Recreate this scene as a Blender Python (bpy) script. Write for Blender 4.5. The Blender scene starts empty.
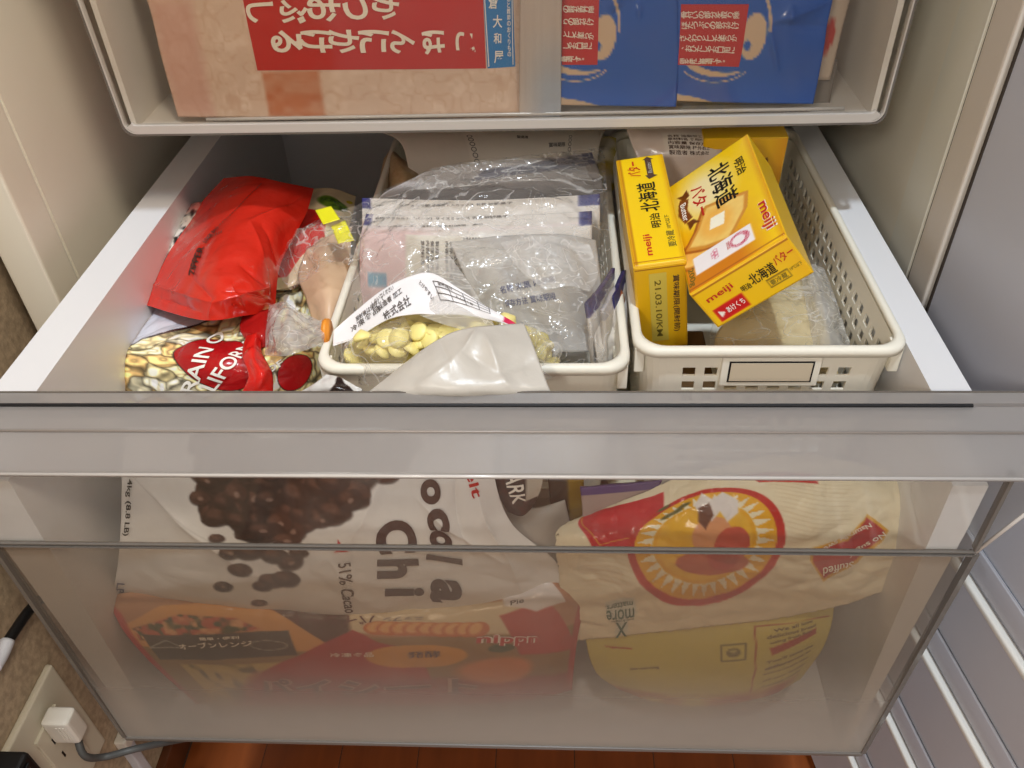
import bpy, bmesh, math, random
import numpy as np
from mathutils import Vector, Matrix

scene = bpy.context.scene
col = scene.collection

# ------------------------------------------------------------------ camera
cam_data = bpy.data.cameras.new('camera')
cam = bpy.data.objects.new('camera', cam_data)
col.objects.link(cam)
CAM_M = [[0.998680,0.000705,0.051359],[0.038729,0.646461,-0.761964],[-0.033739,0.762947,0.645580]]
M4 = Matrix(CAM_M).to_4x4()
M4.translation = Vector((0.05696,-0.38421,0.33270))
cam.matrix_world = M4
cam_data.sensor_width = 36.0
cam_data.lens = 836.62 / 1024 * 36.0
cam_data.clip_start = 0.01
scene.camera = cam

# ------------------------------------------------------------------ light
world = bpy.data.worlds.new('room_light')
scene.world = world
world.use_nodes = True
bgn = world.node_tree.nodes['Background']
bgn.inputs[0].default_value = (0.80, 0.755, 0.70, 1)
bgn.inputs[1].default_value = 0.80

def lamp(name, kind, loc, direction, energy, color, size=0.3, angle=0.05):
    ld = bpy.data.lights.new(name, kind)
    ld.energy = energy
    ld.color = color
    if kind == 'AREA':
        ld.shape = 'RECTANGLE'
        ld.size = size
        ld.size_y = size * 0.5
    if kind == 'SUN':
        ld.angle = angle
    o = bpy.data.objects.new(name, ld)
    o.location = loc
    o.rotation_euler = Vector(direction).to_track_quat('-Z', 'Y').to_euler()
    col.objects.link(o)
    return o

lamp('daylight', 'SUN', (0, -1, 2), (0.02, 0.27, -0.9), 1.9, (0.80, 0.90, 1.0), angle=0.04)
lamp('ceiling_light', 'AREA', (0.85, -0.95, 1.7), (-0.75, 1.0, -1.35), 34, (1.0, 0.87, 0.70), size=0.5)

lamp('added_fill_light', 'AREA', (-0.75, -1.5, 1.05), (0.85, 1.6, -0.9), 24, (1.0, 0.94, 0.86), size=0.6)  # fill lamp added to brighten the right wall and the fronts

scene.view_settings.view_transform = 'Standard'
scene.view_settings.look = 'None'
scene.view_settings.gamma = 1.0
scene.view_settings.exposure = 0.0
scene.view_settings.use_curve_mapping = False
scene.cycles.transparent_max_bounces = 24

# ------------------------------------------------------------------ materials
def lin(c):
    c = np.asarray(c, float) / 255.0
    return np.where(c <= 0.04045, c / 12.92, ((c + 0.055) / 1.055) ** 2.4)

def rgba(c):
    l = lin(c)
    return (float(l[0]), float(l[1]), float(l[2]), 1.0)

def new_mat(name):
    m = bpy.data.materials.new(name)
    m.use_nodes = True
    nt = m.node_tree
    nt.nodes.clear()
    out = nt.nodes.new('ShaderNodeOutputMaterial')
    return m, nt, out

def add_bump(nt, shader, scale, strength, dist=0.001, detail=3):
    tc = nt.nodes.new('ShaderNodeTexCoord')
    n = nt.nodes.new('ShaderNodeTexNoise')
    n.inputs['Scale'].default_value = scale
    n.inputs['Detail'].default_value = detail
    b = nt.nodes.new('ShaderNodeBump')
    b.inputs['Strength'].default_value = strength
    b.inputs['Distance'].default_value = dist
    nt.links.new(tc.outputs['Object'], n.inputs['Vector'])
    nt.links.new(n.outputs['Fac'], b.inputs['Height'])
    nt.links.new(b.outputs['Normal'], shader.inputs['Normal'])

def plain(name, c, rough=0.5, spec=0.5, bump=None, mottle=0.0, mscale=30, metallic=0, c2=None, emit=0):
    m, nt, out = new_mat(name)
    p = nt.nodes.new('ShaderNodeBsdfPrincipled')
    p.inputs['Base Color'].default_value = rgba(c)
    p.inputs['Roughness'].default_value = rough
    p.inputs['Specular IOR Level'].default_value = spec
    p.inputs['Metallic'].default_value = metallic
    if mottle > 0 or c2 is not None:
        tc = nt.nodes.new('ShaderNodeTexCoord')
        n = nt.nodes.new('ShaderNodeTexNoise')
        n.inputs['Scale'].default_value = mscale
        n.inputs['Detail'].default_value = 4
        r = nt.nodes.new('ShaderNodeValToRGB')
        r.color_ramp.elements[0].position = 0.35
        r.color_ramp.elements[1].position = 0.65
        cc = np.asarray(c, float)
        r.color_ramp.elements[0].color = rgba(cc * (1 - mottle)) if c2 is None else rgba(c2)
        r.color_ramp.elements[1].color = rgba(np.minimum(cc * (1 + mottle * 0.5), 255))
        nt.links.new(tc.outputs['Object'], n.inputs['Vector'])
        nt.links.new(n.outputs['Fac'], r.inputs['Fac'])
        nt.links.new(r.outputs['Color'], p.inputs['Base Color'])
    if bump:
        add_bump(nt, p, *bump)
    nt.links.new(p.outputs[0], out.inputs[0])
    return m

def printed(name, rough=0.35, spec=0.5, bump=None, coat=0.0):
    m, nt, out = new_mat(name)
    p = nt.nodes.new('ShaderNodeBsdfPrincipled')
    a = nt.nodes.new('ShaderNodeVertexColor')
    a.layer_name = 'print'
    nt.links.new(a.outputs['Color'], p.inputs['Base Color'])
    p.inputs['Roughness'].default_value = rough
    p.inputs['Specular IOR Level'].default_value = spec
    p.inputs['Coat Weight'].default_value = coat
    p.inputs['Coat Roughness'].default_value = 0.08
    if bump:
        add_bump(nt, p, *bump)
    nt.links.new(p.outputs[0], out.inputs[0])
    return m

def film(name, haze=0.06, hcol=(240, 238, 235), tint=(250, 249, 247), rough=0.06, gloss=1.0, bump=None, zgrad=None, noise=None, transl=0.4, crease=None):
    """clear or frosted plastic: see-through, with a milky part and a surface gloss"""
    m, nt, out = new_mat(name)
    L = nt.links.new
    t = nt.nodes.new('ShaderNodeBsdfTransparent')
    t.inputs[0].default_value = rgba(tint)
    d = nt.nodes.new('ShaderNodeBsdfDiffuse')
    d.inputs[0].default_value = rgba(hcol)
    tr = nt.nodes.new('ShaderNodeBsdfTranslucent')
    tr.inputs[0].default_value = rgba(hcol)
    dm = nt.nodes.new('ShaderNodeMixShader')
    dm.inputs[0].default_value = transl
    L(d.outputs[0], dm.inputs[1]); L(tr.outputs[0], dm.inputs[2])
    mx = nt.nodes.new('ShaderNodeMixShader')
    mx.inputs[0].default_value = haze
    L(t.outputs[0], mx.inputs[1]); L(dm.outputs[0], mx.inputs[2])
    if zgrad or noise or crease:
        tc = nt.nodes.new('ShaderNodeTexCoord')
    if zgrad:
        z0, z1, f0, f1 = zgrad
        sx = nt.nodes.new('ShaderNodeSeparateXYZ')
        mr = nt.nodes.new('ShaderNodeMapRange')
        mr.interpolation_type = 'SMOOTHSTEP'
        for k, v in zip(('From Min', 'From Max', 'To Min', 'To Max'), (z0, z1, f0, f1)):
            mr.inputs[k].default_value = v
        L(tc.outputs['Object'], sx.inputs[0]); L(sx.outputs[2], mr.inputs['Value'])
        L(mr.outputs[0], mx.inputs[0])
    if noise:
        sc, lo, hi = noise
        n = nt.nodes.new('ShaderNodeTexNoise')
        n.inputs['Scale'].default_value = sc
        n.inputs['Detail'].default_value = 5
        mr2 = nt.nodes.new('ShaderNodeMapRange')
        for k, v in zip(('From Min', 'From Max', 'To Min', 'To Max'), (0.42, 0.68, lo, hi)):
            mr2.inputs[k].default_value = v
        L(tc.outputs['Object'], n.inputs['Vector']); L(n.outputs['Fac'], mr2.inputs['Value'])
        if zgrad:
            ad = nt.nodes.new('ShaderNodeMath'); ad.operation = 'ADD'
            L(mr.outputs[0], ad.inputs[0]); L(mr2.outputs[0], ad.inputs[1]); L(ad.outputs[0], mx.inputs[0])
        else:
            L(mr2.outputs[0], mx.inputs[0])
    if crease:
        sc, wd, amt = crease          # whitened crinkle lines, film highlights put into the haze
        mpn = nt.nodes.new('ShaderNodeMapping'); mpn.inputs['Scale'].default_value = (1.0, 1.7, 2.2)
        mpn.inputs['Rotation'].default_value = (0.4, 0.3, 0.6)
        L(tc.outputs['Object'], mpn.inputs[0])
        tot = None
        for kk in (1.0, 2.3):
            n = nt.nodes.new('ShaderNodeTexNoise'); n.inputs['Scale'].default_value = sc * kk; n.inputs['Detail'].default_value = 2
            n.inputs['Distortion'].default_value = 1.2
            a = nt.nodes.new('ShaderNodeMath'); a.operation = 'SUBTRACT'; a.inputs[1].default_value = 0.5
            b = nt.nodes.new('ShaderNodeMath'); b.operation = 'ABSOLUTE'
            c = nt.nodes.new('ShaderNodeMapRange')
            for k, v in zip(('From Min', 'From Max', 'To Min', 'To Max'), (0.0, wd, amt, 0.0)):
                c.inputs[k].default_value = v
            L(mpn.outputs[0], n.inputs['Vector']); L(n.outputs['Fac'], a.inputs[0]); L(a.outputs[0], b.inputs[0]); L(b.outputs[0], c.inputs['Value'])
            if tot is None:
                tot = c
            else:
                ad = nt.nodes.new('ShaderNodeMath'); ad.operation = 'ADD'
                L(tot.outputs[0], ad.inputs[0]); L(c.outputs[0], ad.inputs[1]); tot = ad
        ad = nt.nodes.new('ShaderNodeMath'); ad.operation = 'ADD'; ad.inputs[1].default_value = haze
        L(tot.outputs[0], ad.inputs[0]); L(ad.outputs[0], mx.inputs[0])
    g = nt.nodes.new('ShaderNodeBsdfGlossy')
    g.inputs['Roughness'].default_value = rough
    g.inputs[0].default_value = (gloss, gloss, gloss, 1)
    fr = nt.nodes.new('ShaderNodeLayerWeight')      # same from both faces of the sheet
    pw = nt.nodes.new('ShaderNodeMath'); pw.operation = 'POWER'; pw.inputs[1].default_value = 5.0
    f0 = nt.nodes.new('ShaderNodeMapRange')
    f0.inputs['To Min'].default_value = 0.045; f0.inputs['To Max'].default_value = 0.9
    L(fr.outputs['Facing'], pw.inputs[0]); L(pw.outputs[0], f0.inputs['Value'])
    fm = nt.nodes.new('ShaderNodeMixShader')
    L(f0.outputs[0], fm.inputs[0]); L(mx.outputs[0], fm.inputs[1]); L(g.outputs[0], fm.inputs[2])
    if bump:
        add_bump(nt, g, *bump)
        bn = [x for x in nt.nodes if x.type == 'BUMP'][0]
        L(bn.outputs['Normal'], fr.inputs['Normal'])
    L(fm.outputs[0], out.inputs[0])
    return m

M = {}
M['drawer_white'] = plain('drawer_white_plastic', (222, 222, 224), 0.35, 0.4, bump=(900, 0.08, 0.0004))
M['drawer_upper'] = plain('upper_drawer_plastic', (232, 226, 218), 0.4, 0.4)
M['cabinet'] = plain('cabinet_liner_cream', (226, 220, 204), 0.35, 0.4, mottle=0.02, mscale=6)
M['cabinet_grey'] = plain('cabinet_strip_grey', (222, 220, 208), 0.4, 0.4)
M['gasket'] = plain('door_gasket_beige', (216, 208, 198), 0.45, 0.4)
M['dark_line'] = plain('dark_gap', (60, 52, 46), 0.6, 0.3)
M['door'] = plain('door_liner_grey', (184, 186, 196), 0.35, 0.45)
M['door_rib'] = plain('door_rib_pale', (215, 212, 206), 0.35, 0.5)
M['wallpaper'] = plain('wallpaper_brown', (176, 158, 134), 0.85, 0.2, bump=(260, 0.7, 0.001), mottle=0.10, mscale=160)
M['skirt'] = plain('skirting_brown_wood', (88, 48, 26), 0.4, 0.4, mottle=0.15, mscale=20)
M['outlet'] = plain('outlet_plate_cream', (206, 200, 182), 0.45, 0.4)
M['plug'] = plain('plug_white', (226, 222, 212), 0.4, 0.5)
M['black'] = plain('black_plastic', (20, 20, 22), 0.4, 0.4)
M['grey_cord'] = plain('grey_cord', (78, 78, 76), 0.5, 0.4)
M['white_cord'] = plain('white_cord', (205, 208, 216), 0.5, 0.4)
M['basket'] = plain('basket_cream_plastic', (236, 231, 216), 0.42, 0.4, bump=(500, 0.05, 0.0004))
M['card'] = plain('label_card_beige', (206, 192, 168), 0.6, 0.3)
M['ink'] = plain('black_ink', (24, 20, 18), 0.5, 0.3)
M['ink_grey'] = plain('grey_ink', (92, 86, 84), 0.5, 0.3)
M['ink_blue'] = plain('blue_grey_ink', (88, 92, 128), 0.5, 0.3)
M['ink_red'] = plain('red_ink', (196, 34, 28), 0.45, 0.4)
M['ink_brown'] = plain('brown_ink', (86, 62, 50), 0.5, 0.3)
M['ink_white'] = plain('white_ink', (244, 240, 232), 0.5, 0.3)
M['ink_cream'] = plain('cream_ink', (246, 234, 216), 0.5, 0.3)
M['ink_olive'] = plain('olive_ink', (120, 104, 40), 0.5, 0.3)
M['ink_green'] = plain('green_ink', (70, 108, 84), 0.5, 0.3)
M['silver'] = plain('silver_line', (150, 140, 132), 0.3, 0.5)
M['glossprint'] = printed('glossy_printed_film', 0.22, 0.5, bump=(120, 0.35, 0.0012))
M['softprint'] = printed('soft_printed_film', 0.38, 0.45, bump=(120, 0.3, 0.0012))
M['matteprint'] = printed('matte_printed_paper', 0.55, 0.3, bump=(150, 0.2, 0.0008))
M['carton'] = printed('carton_print', 0.32, 0.5)
M['redfilm'] = printed('red_glossy_film', 0.16, 0.6, bump=(70, 0.35, 0.002))
M['chip'] = plain('white_chocolate', (246, 232, 150), 0.4, 0.45)
M['orange'] = plain('orange_band', (236, 150, 50), 0.4, 0.5)
M['tape'] = plain('yellow_tape', (240, 236, 40), 0.35, 0.5)
M['film'] = film('clear_crinkled_film', 0.10, crease=(11, 0.012, 0.40), bump=(60, 1.0, 0.006), rough=0.14, gloss=0.95)
M['film_milky'] = film('milky_film', 0.40, crease=(13, 0.014, 0.35), bump=(55, 0.6, 0.004), rough=0.2, gloss=0.8)
M['film_thin'] = film('thin_clear_film', 0.03, bump=(40, 0.6, 0.004), rough=0.1, gloss=0.7)
M['window'] = film('clear_drawer_window', 0.05, hcol=(205, 198, 190), rough=0.05, gloss=0.8, noise=(30, 0.02, 0.06))
M['frost'] = film('frosted_drawer_front', 0.4, hcol=(218, 209, 198), tint=(232, 226, 218), rough=0.22, gloss=0.5, zgrad=(0.0, 0.14, 0.56, 0.10), noise=(14, 0.0, 0.03))
M['upper_window'] = film('upper_drawer_window', 0.02, hcol=(200, 192, 184), rough=0.06, gloss=0.4, noise=(30, 0.01, 0.03))
M['lip'] = film('smoky_handle_plastic', 0.64, transl=0.6, hcol=(206, 202, 200), rough=0.18, gloss=0.9)
M['edge'] = film('clear_plastic_edge', 0.45, hcol=(120, 116, 112), rough=0.1, gloss=0.9)
M['edge_bright'] = plain('pale_lit_plastic_edge', (196, 190, 184), 0.15, 0.6)  # pale frame plastic, and edges with caught light put into the colour
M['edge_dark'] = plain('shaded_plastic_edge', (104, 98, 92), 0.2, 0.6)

# wood floor plank
def wood():
    m, nt, out = new_mat('orange_wood')
    p = nt.nodes.new('ShaderNodeBsdfPrincipled')
    p.inputs['Roughness'].default_value = 0.3
    tc = nt.nodes.new('ShaderNodeTexCoord')
    mp = nt.nodes.new('ShaderNodeMapping')
    mp.inputs['Scale'].default_value = (60, 5, 60)
    n = nt.nodes.new('ShaderNodeTexNoise')
    n.inputs['Scale'].default_value = 1.0
    n.inputs['Detail'].default_value = 5
    r = nt.nodes.new('ShaderNodeValToRGB')
    r.color_ramp.elements[0].color = rgba((104, 50, 20))
    r.color_ramp.elements[1].color = rgba((140, 72, 30))
    L = nt.links.new
    L(tc.outputs['Object'], mp.inputs[0]); L(mp.outputs[0], n.inputs['Vector'])
    L(n.outputs['Fac'], r.inputs['Fac']); L(r.outputs[0], p.inputs['Base Color']); L(p.outputs[0], out.inputs[0])
    return m
M['wood'] = wood()

# ------------------------------------------------------------------ object helpers
ORIGIN = {}

def world_origin(o):
    return ORIGIN.get(o.name, Vector((0, 0, 0)))

def place(o, verts, parent, origin=None):
    pass

def link_mesh(name, verts, faces, material, parent=None, smooth=False, colors=None, origin=None):
    V = np.asarray(verts, float).reshape(-1, 3)
    if origin is None:
        mn, mx = V.min(0), V.max(0)
        origin = Vector(((mn[0] + mx[0]) / 2, (mn[1] + mx[1]) / 2, mn[2]))
    origin = Vector(origin)
    me = bpy.data.meshes.new(name)
    me.from_pydata((V - np.array(origin)).tolist(), [], faces)
    me.update()
    if colors is not None:
        a = me.color_attributes.new('print', 'FLOAT_COLOR', 'POINT')
        cc = np.ones((len(V), 4), np.float32)
        cc[:, :3] = colors
        a.data.foreach_set('color', cc.ravel())
    if material is not None:
        me.materials.append(material)
    if smooth:
        me.polygons.foreach_set('use_smooth', [True] * len(me.polygons))
    o = bpy.data.objects.new(name, me)
    col.objects.link(o)
    ORIGIN[o.name] = origin
    if parent is not None:
        o.parent = parent
        o.location = origin - world_origin(parent)
    else:
        o.location = origin
    return o

def bm_object(name, bm, material, parent=None, smooth=False, origin=None):
    bm.normal_update()
    vs = [tuple(v.co) for v in bm.verts]
    bm.verts.index_update()
    fs = [[v.index for v in f.verts] for f in bm.faces]
    bm.free()
    return link_mesh(name, vs, fs, material, parent, smooth, origin=origin)

def empty(name, loc):
    o = bpy.data.objects.new(name, None)
    o.empty_display_size = 0.02
    o.location = loc
    col.objects.link(o)
    ORIGIN[o.name] = Vector(loc)
    return o

def tag(o, label, cat, group=None):
    o['label'] = label
    o['category'] = cat
    if group:
        o['group'] = group
    return o

def structure(o):
    o['kind'] = 'structure'
    return o

def box_bm(bm, p0, p1, bevel=0.0, seg=2):
    p0, p1 = np.minimum(p0, p1), np.maximum(p0, p1)
    r = bmesh.ops.create_cube(bm, size=1.0)
    for v in r['verts']:
        v.co = Vector([p0[k] + (v.co[k] + 0.5) * (p1[k] - p0[k]) for k in range(3)])
    if bevel > 0:
        es = list({e for v in r['verts'] for e in v.link_edges})
        bmesh.ops.bevel(bm, geom=es, offset=bevel, segments=seg, affect='EDGES', profile=0.6)

def box(name, p0, p1, material, parent=None, bevel=0.0, seg=2, smooth=False):
    bm = bmesh.new()
    box_bm(bm, p0, p1, bevel, seg)
    return bm_object(name, bm, material, parent, smooth)

def prism(name, prof, x0, x1, material, parent=None):
    """profile in (y,z) extruded along x"""
    n = len(prof)
    vs = [(x0, y, z) for y, z in prof] + [(x1, y, z) for y, z in prof]
    fs = [list(range(n))[::-1], list(range(n, 2 * n))]
    fs += [[i, (i + 1) % n, n + (i + 1) % n, n + i] for i in range(n)]
    bm = bmesh.new()
    bv = [bm.verts.new(v) for v in vs]
    for f in fs:
        bm.faces.new([bv[i] for i in f])
    bmesh.ops.recalc_face_normals(bm, faces=bm.faces)
    return bm_object(name, bm, material, parent)

def tube(name, pts, r, material, parent=None, seg=10, sub=6):
    P = np.array(pts, float)
    if len(P) > 2:
        P = cr_line(P, (len(P) - 1) * sub + 1)
    n = len(P)
    T = np.gradient(P, axis=0)
    T /= np.linalg.norm(T, axis=1)[:, None]
    up = np.array([0.1, 0.2, 1.0])
    vs = []
    for i in range(n):
        a = np.cross(T[i], up); a /= np.linalg.norm(a)
        b = np.cross(a, T[i])
        ri = r[min(i * len(r) // n, len(r) - 1)] if hasattr(r, '__len__') else r
        for k in range(seg):
            t = 2 * math.pi * k / seg
            vs.append(P[i] + ri * (math.cos(t) * a + math.sin(t) * b))
    fs = [[i * seg + k, i * seg + (k + 1) % seg, (i + 1) * seg + (k + 1) % seg, (i + 1) * seg + k] for i in range(n - 1) for k in range(seg)]
    fs += [list(range(seg))[::-1], [(n - 1) * seg + k for k in range(seg)]]
    return link_mesh(name, vs, fs, material, parent, True)

# ------------------------------------------------------------------ noise and surfaces
def cr_w(n, m):
    """catmull-rom weights: m samples over n control points"""
    W = np.zeros((m, n))
    for i in range(m):
        t = i / (m - 1) * (n - 1)
        k = min(int(t), n - 2)
        f = t - k
        w = [-0.5 * f + f * f - 0.5 * f ** 3, 1 - 2.5 * f * f + 1.5 * f ** 3, 0.5 * f + 2 * f * f - 1.5 * f ** 3, -0.5 * f * f + 0.5 * f ** 3]
        for j, ww in zip((k - 1, k, k + 1, k + 2), w):
            if j < 0:
                W[i, 0] += 2 * ww; W[i, 1] -= ww
            elif j > n - 1:
                W[i, n - 1] += 2 * ww; W[i, n - 2] -= ww
            else:
                W[i, j] += ww
    return W

def cr_line(P, m):
    return np.dot(cr_w(len(P), m), np.asarray(P, float))

def vnoise(P, seed=0):
    P = np.asarray(P, float) + seed * 17.37
    I = np.floor(P).astype(np.int64)
    F = P - I
    F = F * F * (3 - 2 * F)
    def h(a, b, c):
        n = a * 374761393 + b * 668265263 + c * 2147483647 + seed * 974634777
        n = (n ^ (n >> 13)) * 1274126177
        n = n & 0xffffffff
        n = (n ^ (n >> 16)) & 0xffffff
        return n / float(0xffffff)
    r = 0
    for dx in (0, 1):
        for dy in (0, 1):
            for dz in (0, 1):
                w = (F[..., 0] if dx else 1 - F[..., 0]) * (F[..., 1] if dy else 1 - F[..., 1]) * (F[..., 2] if dz else 1 - F[..., 2])
                r = r + w * h(I[..., 0] + dx, I[..., 1] + dy, I[..., 2] + dz)
    return r

def crumple(P, freq, seed):
    """sharp creases between soft facets, 0..1"""
    w = np.stack([vnoise(P * freq * 0.7, seed + k) for k in (1, 2, 3)], -1)
    Q = P * freq + 1.4 * w
    a = np.abs(2 * vnoise(Q, seed) - 1)
    b = np.abs(2 * vnoise(Q * 2.1, seed + 5) - 1)
    rnd = random.Random(seed)
    t = 0
    for k in range(3):
        d = np.array([rnd.gauss(0, 1) for _ in range(3)]); d /= np.linalg.norm(d)
        s = np.dot(Q, d) * 0.8 + rnd.random()
        t = t + np.abs(s - np.floor(s) - 0.5)
    return 0.5 * a + 0.2 * b + 0.3 * t / 1.5

EYE = np.array((0.05696,-0.38421,0.33270))

class Surf:
    def __init__(s, V):
        s.V = V
        gu = np.gradient(V, axis=1)
        gv = np.gradient(V, axis=0)
        N = np.cross(gv, gu)
        N /= np.linalg.norm(N, axis=-1)[..., None] + 1e-12
        s.N = N
        s.Lu = float(np.linalg.norm(np.diff(V, axis=1), axis=-1).sum(1).mean())
        s.Lv = float(np.linalg.norm(np.diff(V, axis=0), axis=-1).sum(0).mean())
        nr, nc = V.shape[:2]
        s.U, s.W = np.meshgrid(np.linspace(0, 1, nc), np.linspace(0, 1, nr))
        s.A, s.B = s.U * s.Lu, s.W * s.Lv          # metres along the sheet
    def uv(s, p):
        # nearest sheet point to the sight line through the measured point
        e = np.array(p, float) - EYE
        L = np.linalg.norm(e); e = e / L
        w = s.V - EYE
        t = w.dot(e)
        d = (w * w).sum(-1) - t * t + 0.0004 * (t - L) ** 2
        i, j = np.unravel_index(d.argmin(), d.shape)
        return s.U[i, j], s.W[i, j]
    def ab(s, p):
        u, v = s.uv(p)
        return np.array([u * s.Lu, v * s.Lv])
    def at(s, a, b, eps):
        nr, nc = s.V.shape[:2]
        x = np.clip(np.asarray(a) / s.Lu, -0.0, 1.0) * (nc - 1)
        y = np.clip(np.asarray(b) / s.Lv, -0.0, 1.0) * (nr - 1)
        j = np.clip(x.astype(int), 0, nc - 2); i = np.clip(y.astype(int), 0, nr - 2)
        fx = (x - j)[..., None]; fy = (y - i)[..., None]
        def bl(G):
            return (G[i, j] * (1 - fx) + G[i, j + 1] * fx) * (1 - fy) + (G[i + 1, j] * (1 - fx) + G[i + 1, j + 1] * fx) * fy
        return bl(s.V) + eps * bl(s.N)

def fade(U, W, k=0.12):
    e = np.minimum(np.minimum(U, 1 - U), np.minimum(W, 1 - W)) / k
    return np.clip(e, 0, 1)

def sheet(name, net, material, parent=None, step=0.002, wr=(), bulge=0.0, thick=0.0008, color=None, seed=1, edge_fade=0.1, single=False, pillow=0.0, jag=0.0, folds=()):
    """a bag wall or sheet through a net of points (rows top to bottom, columns left to right)"""
    net = np.array(net, float)
    R, C = net.shape[:2]
    lu = np.linalg.norm(np.diff(net, axis=1), axis=-1).sum(1).max()
    lv = np.linalg.norm(np.diff(net, axis=0), axis=-1).sum(0).max()
    nc = int(min(max(lu / step, 6), 420)) + 1
    nr = int(min(max(lv / step, 6), 420)) + 1
    Wr, Wc = cr_w(R, nr), cr_w(C, nc)
    V = np.einsum('ir,rck->ick', Wr, net)
    V = np.einsum('jc,ick->ijk', Wc, V)
    S = Surf(V)
    f = fade(S.U, S.W, edge_fade)
    if bulge:
        h = bulge * (np.sin(np.pi * S.U) * np.sin(np.pi * S.W)) ** 0.6
        V = V + S.N * h[..., None]
    for amp, freq in wr:
        h = (crumple(V, freq, seed) - 0.35) * amp
        V = V + S.N * (h * (0.25 + 0.75 * f))[..., None]
        seed += 11
    if folds:
        S = Surf(V)
        h = 0
        for p0, p1, amp, wid in folds:
            a, b = S.ab(p0), S.ab(p1)
            d = b - a; t = np.clip(((S.A - a[0]) * d[0] + (S.B - a[1]) * d[1]) / ((d ** 2).sum() + 1e-12), 0, 1)
            r = np.hypot(S.A - a[0] - t * d[0], S.B - a[1] - t * d[1])
            h = h + amp * np.exp(-r / wid) * (0.35 + 0.65 * np.sin(np.pi * np.clip(t, 0.02, 0.98)))
        V = V + S.N * h[..., None]
    if jag:
        g = (vnoise(V * 900, seed) - 0.5) * jag * (1 - fade(S.U, S.W, 0.02))
        V = V + np.stack([g, g * 0.5, g], -1)
    S = Surf(V)
    cols = None
    if color is not None:
        cols = lin(color(S)).reshape(-1, 3)
    vs = V.reshape(-1, 3)
    idx = np.arange(nr * nc).reshape(nr, nc)
    F = np.stack([idx[:-1, :-1], idx[1:, :-1], idx[1:, 1:], idx[:-1, 1:]], -1).reshape(-1, 4)
    fs = F.tolist()
    if not single:
        pr = thick + pillow * (np.sin(np.pi * S.U) * np.sin(np.pi * S.W)) ** 0.5
        Bk = (V - S.N * pr[..., None]).reshape(-1, 3)
        n = nr * nc
        vs = np.vstack([vs, Bk])
        fs += (F[:, ::-1] + n).tolist()
        ring = list(idx[0, :]) + list(idx[1:, -1]) + list(idx[-1, -2::-1]) + list(idx[-2:0:-1, 0])
        for k in range(len(ring)):
            a, b = int(ring[k]), int(ring[(k + 1) % len(ring)])
            fs.append([a, b, b + n, a + n])
        if cols is not None:
            cols = np.vstack([cols, cols])
    o = link_mesh(name, vs, fs, material, parent, True, colors=cols)
    return o, S

_glyph = {}
def text_mesh(s, bold=0.014):
    """2-D mesh of a line of text, box normalised to 0..1 x 0..1"""
    if (s, bold) in _glyph:
        return _glyph[(s, bold)]
    cu = bpy.data.curves.new('txt', 'FONT')
    cu.body = s
    cu.size = 1.0
    cu.resolution_u = 5 if s.isascii() else (4 if len(s) < 6 else 2)
    cu.offset = bold
    o = bpy.data.objects.new('txt', cu)
    col.objects.link(o)
    dg = bpy.context.evaluated_depsgraph_get()
    me = bpy.data.meshes.new_from_object(o.evaluated_get(dg))
    v = np.array([w.co[:2] for w in me.vertices])
    f = [list(p.vertices) for p in me.polygons]
    bpy.data.objects.remove(o)
    bpy.data.meshes.remove(me)
    if len(v) == 0:
        v = np.array([[0, 0], [1, 0], [1, 1.0]]); f = [[0, 1, 2]]
    mn, mx = v.min(0), v.max(0)
    asp = (mx[0] - mn[0]) / (mx[1] - mn[1])
    v = (v - mn) / (mx - mn)
    _glyph[(s, bold)] = (v, f, asp)
    return _glyph[(s, bold)]

def wrap2d(name, surf, v2, faces, material, parent, eps=0.0005, cut=0.004):
    """flat outline in sheet metres laid onto the sheet"""
    bm = bmesh.new()
    bv = [bm.verts.new((p[0], p[1], 0)) for p in v2]
    for f in faces:
        try:
            bm.faces.new([bv[i] for i in f])
        except ValueError:
            pass
    v2 = np.asarray(v2)
    if cut:
        for ax in (0, 1):
            lo, hi = v2[:, ax].min(), v2[:, ax].max()
            x = lo + cut
            while x < hi:
                co = [0, 0, 0]; no = [0, 0, 0]
                co[ax] = x; no[ax] = 1
                bmesh.ops.bisect_plane(bm, geom=bm.verts[:] + bm.edges[:] + bm.faces[:], plane_co=co, plane_no=no)
                x += cut
    P = np.array([v.co[:2] for v in bm.verts])
    bm.verts.index_update()
    fs = [[v.index for v in f.verts] for f in bm.faces]
    bm.free()
    if len(P) == 0:
        return None
    V = surf.at(P[:, 0], P[:, 1], eps)
    # keep the winding facing the sheet's normal
    return link_mesh(name, V, fs, material, parent, False)

def lettering(surf, s, p0, p1, h, material, parent, name='lettering', eps=0.0005, cut=0.004, skew=0.0, bold=0.014):
    """a line of text running from world point p0 to p1 (middle height), h metres tall"""
    m0, m1 = surf.ab(p0), surf.ab(p1)
    return letter_ab(surf, s, m0, m1, h, material, parent, name, eps, cut, skew, bold)

def letter_ab(surf, s, m0, m1, h, material, parent, name='lettering', eps=0.0005, cut=0.004, skew=0.0, bold=0.014):
    v, f, asp = text_mesh(s, bold)
    m0, m1 = np.array(m0, float), np.array(m1, float)
    d = m1 - m0
    L = np.linalg.norm(d)
    if L < 1e-6:
        return None
    dx = d / L
    dy = np.array([dx[1], -dx[0]])          # up, as b runs downwards
    P = m0 + np.outer(v[:, 0] * L + skew * (v[:, 1] - 0.5) * h, dx) + np.outer((v[:, 1] - 0.5) * h, dy)
    return wrap2d(name, surf, P, f, material, parent, eps, cut if h > 0.006 else 0)

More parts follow.
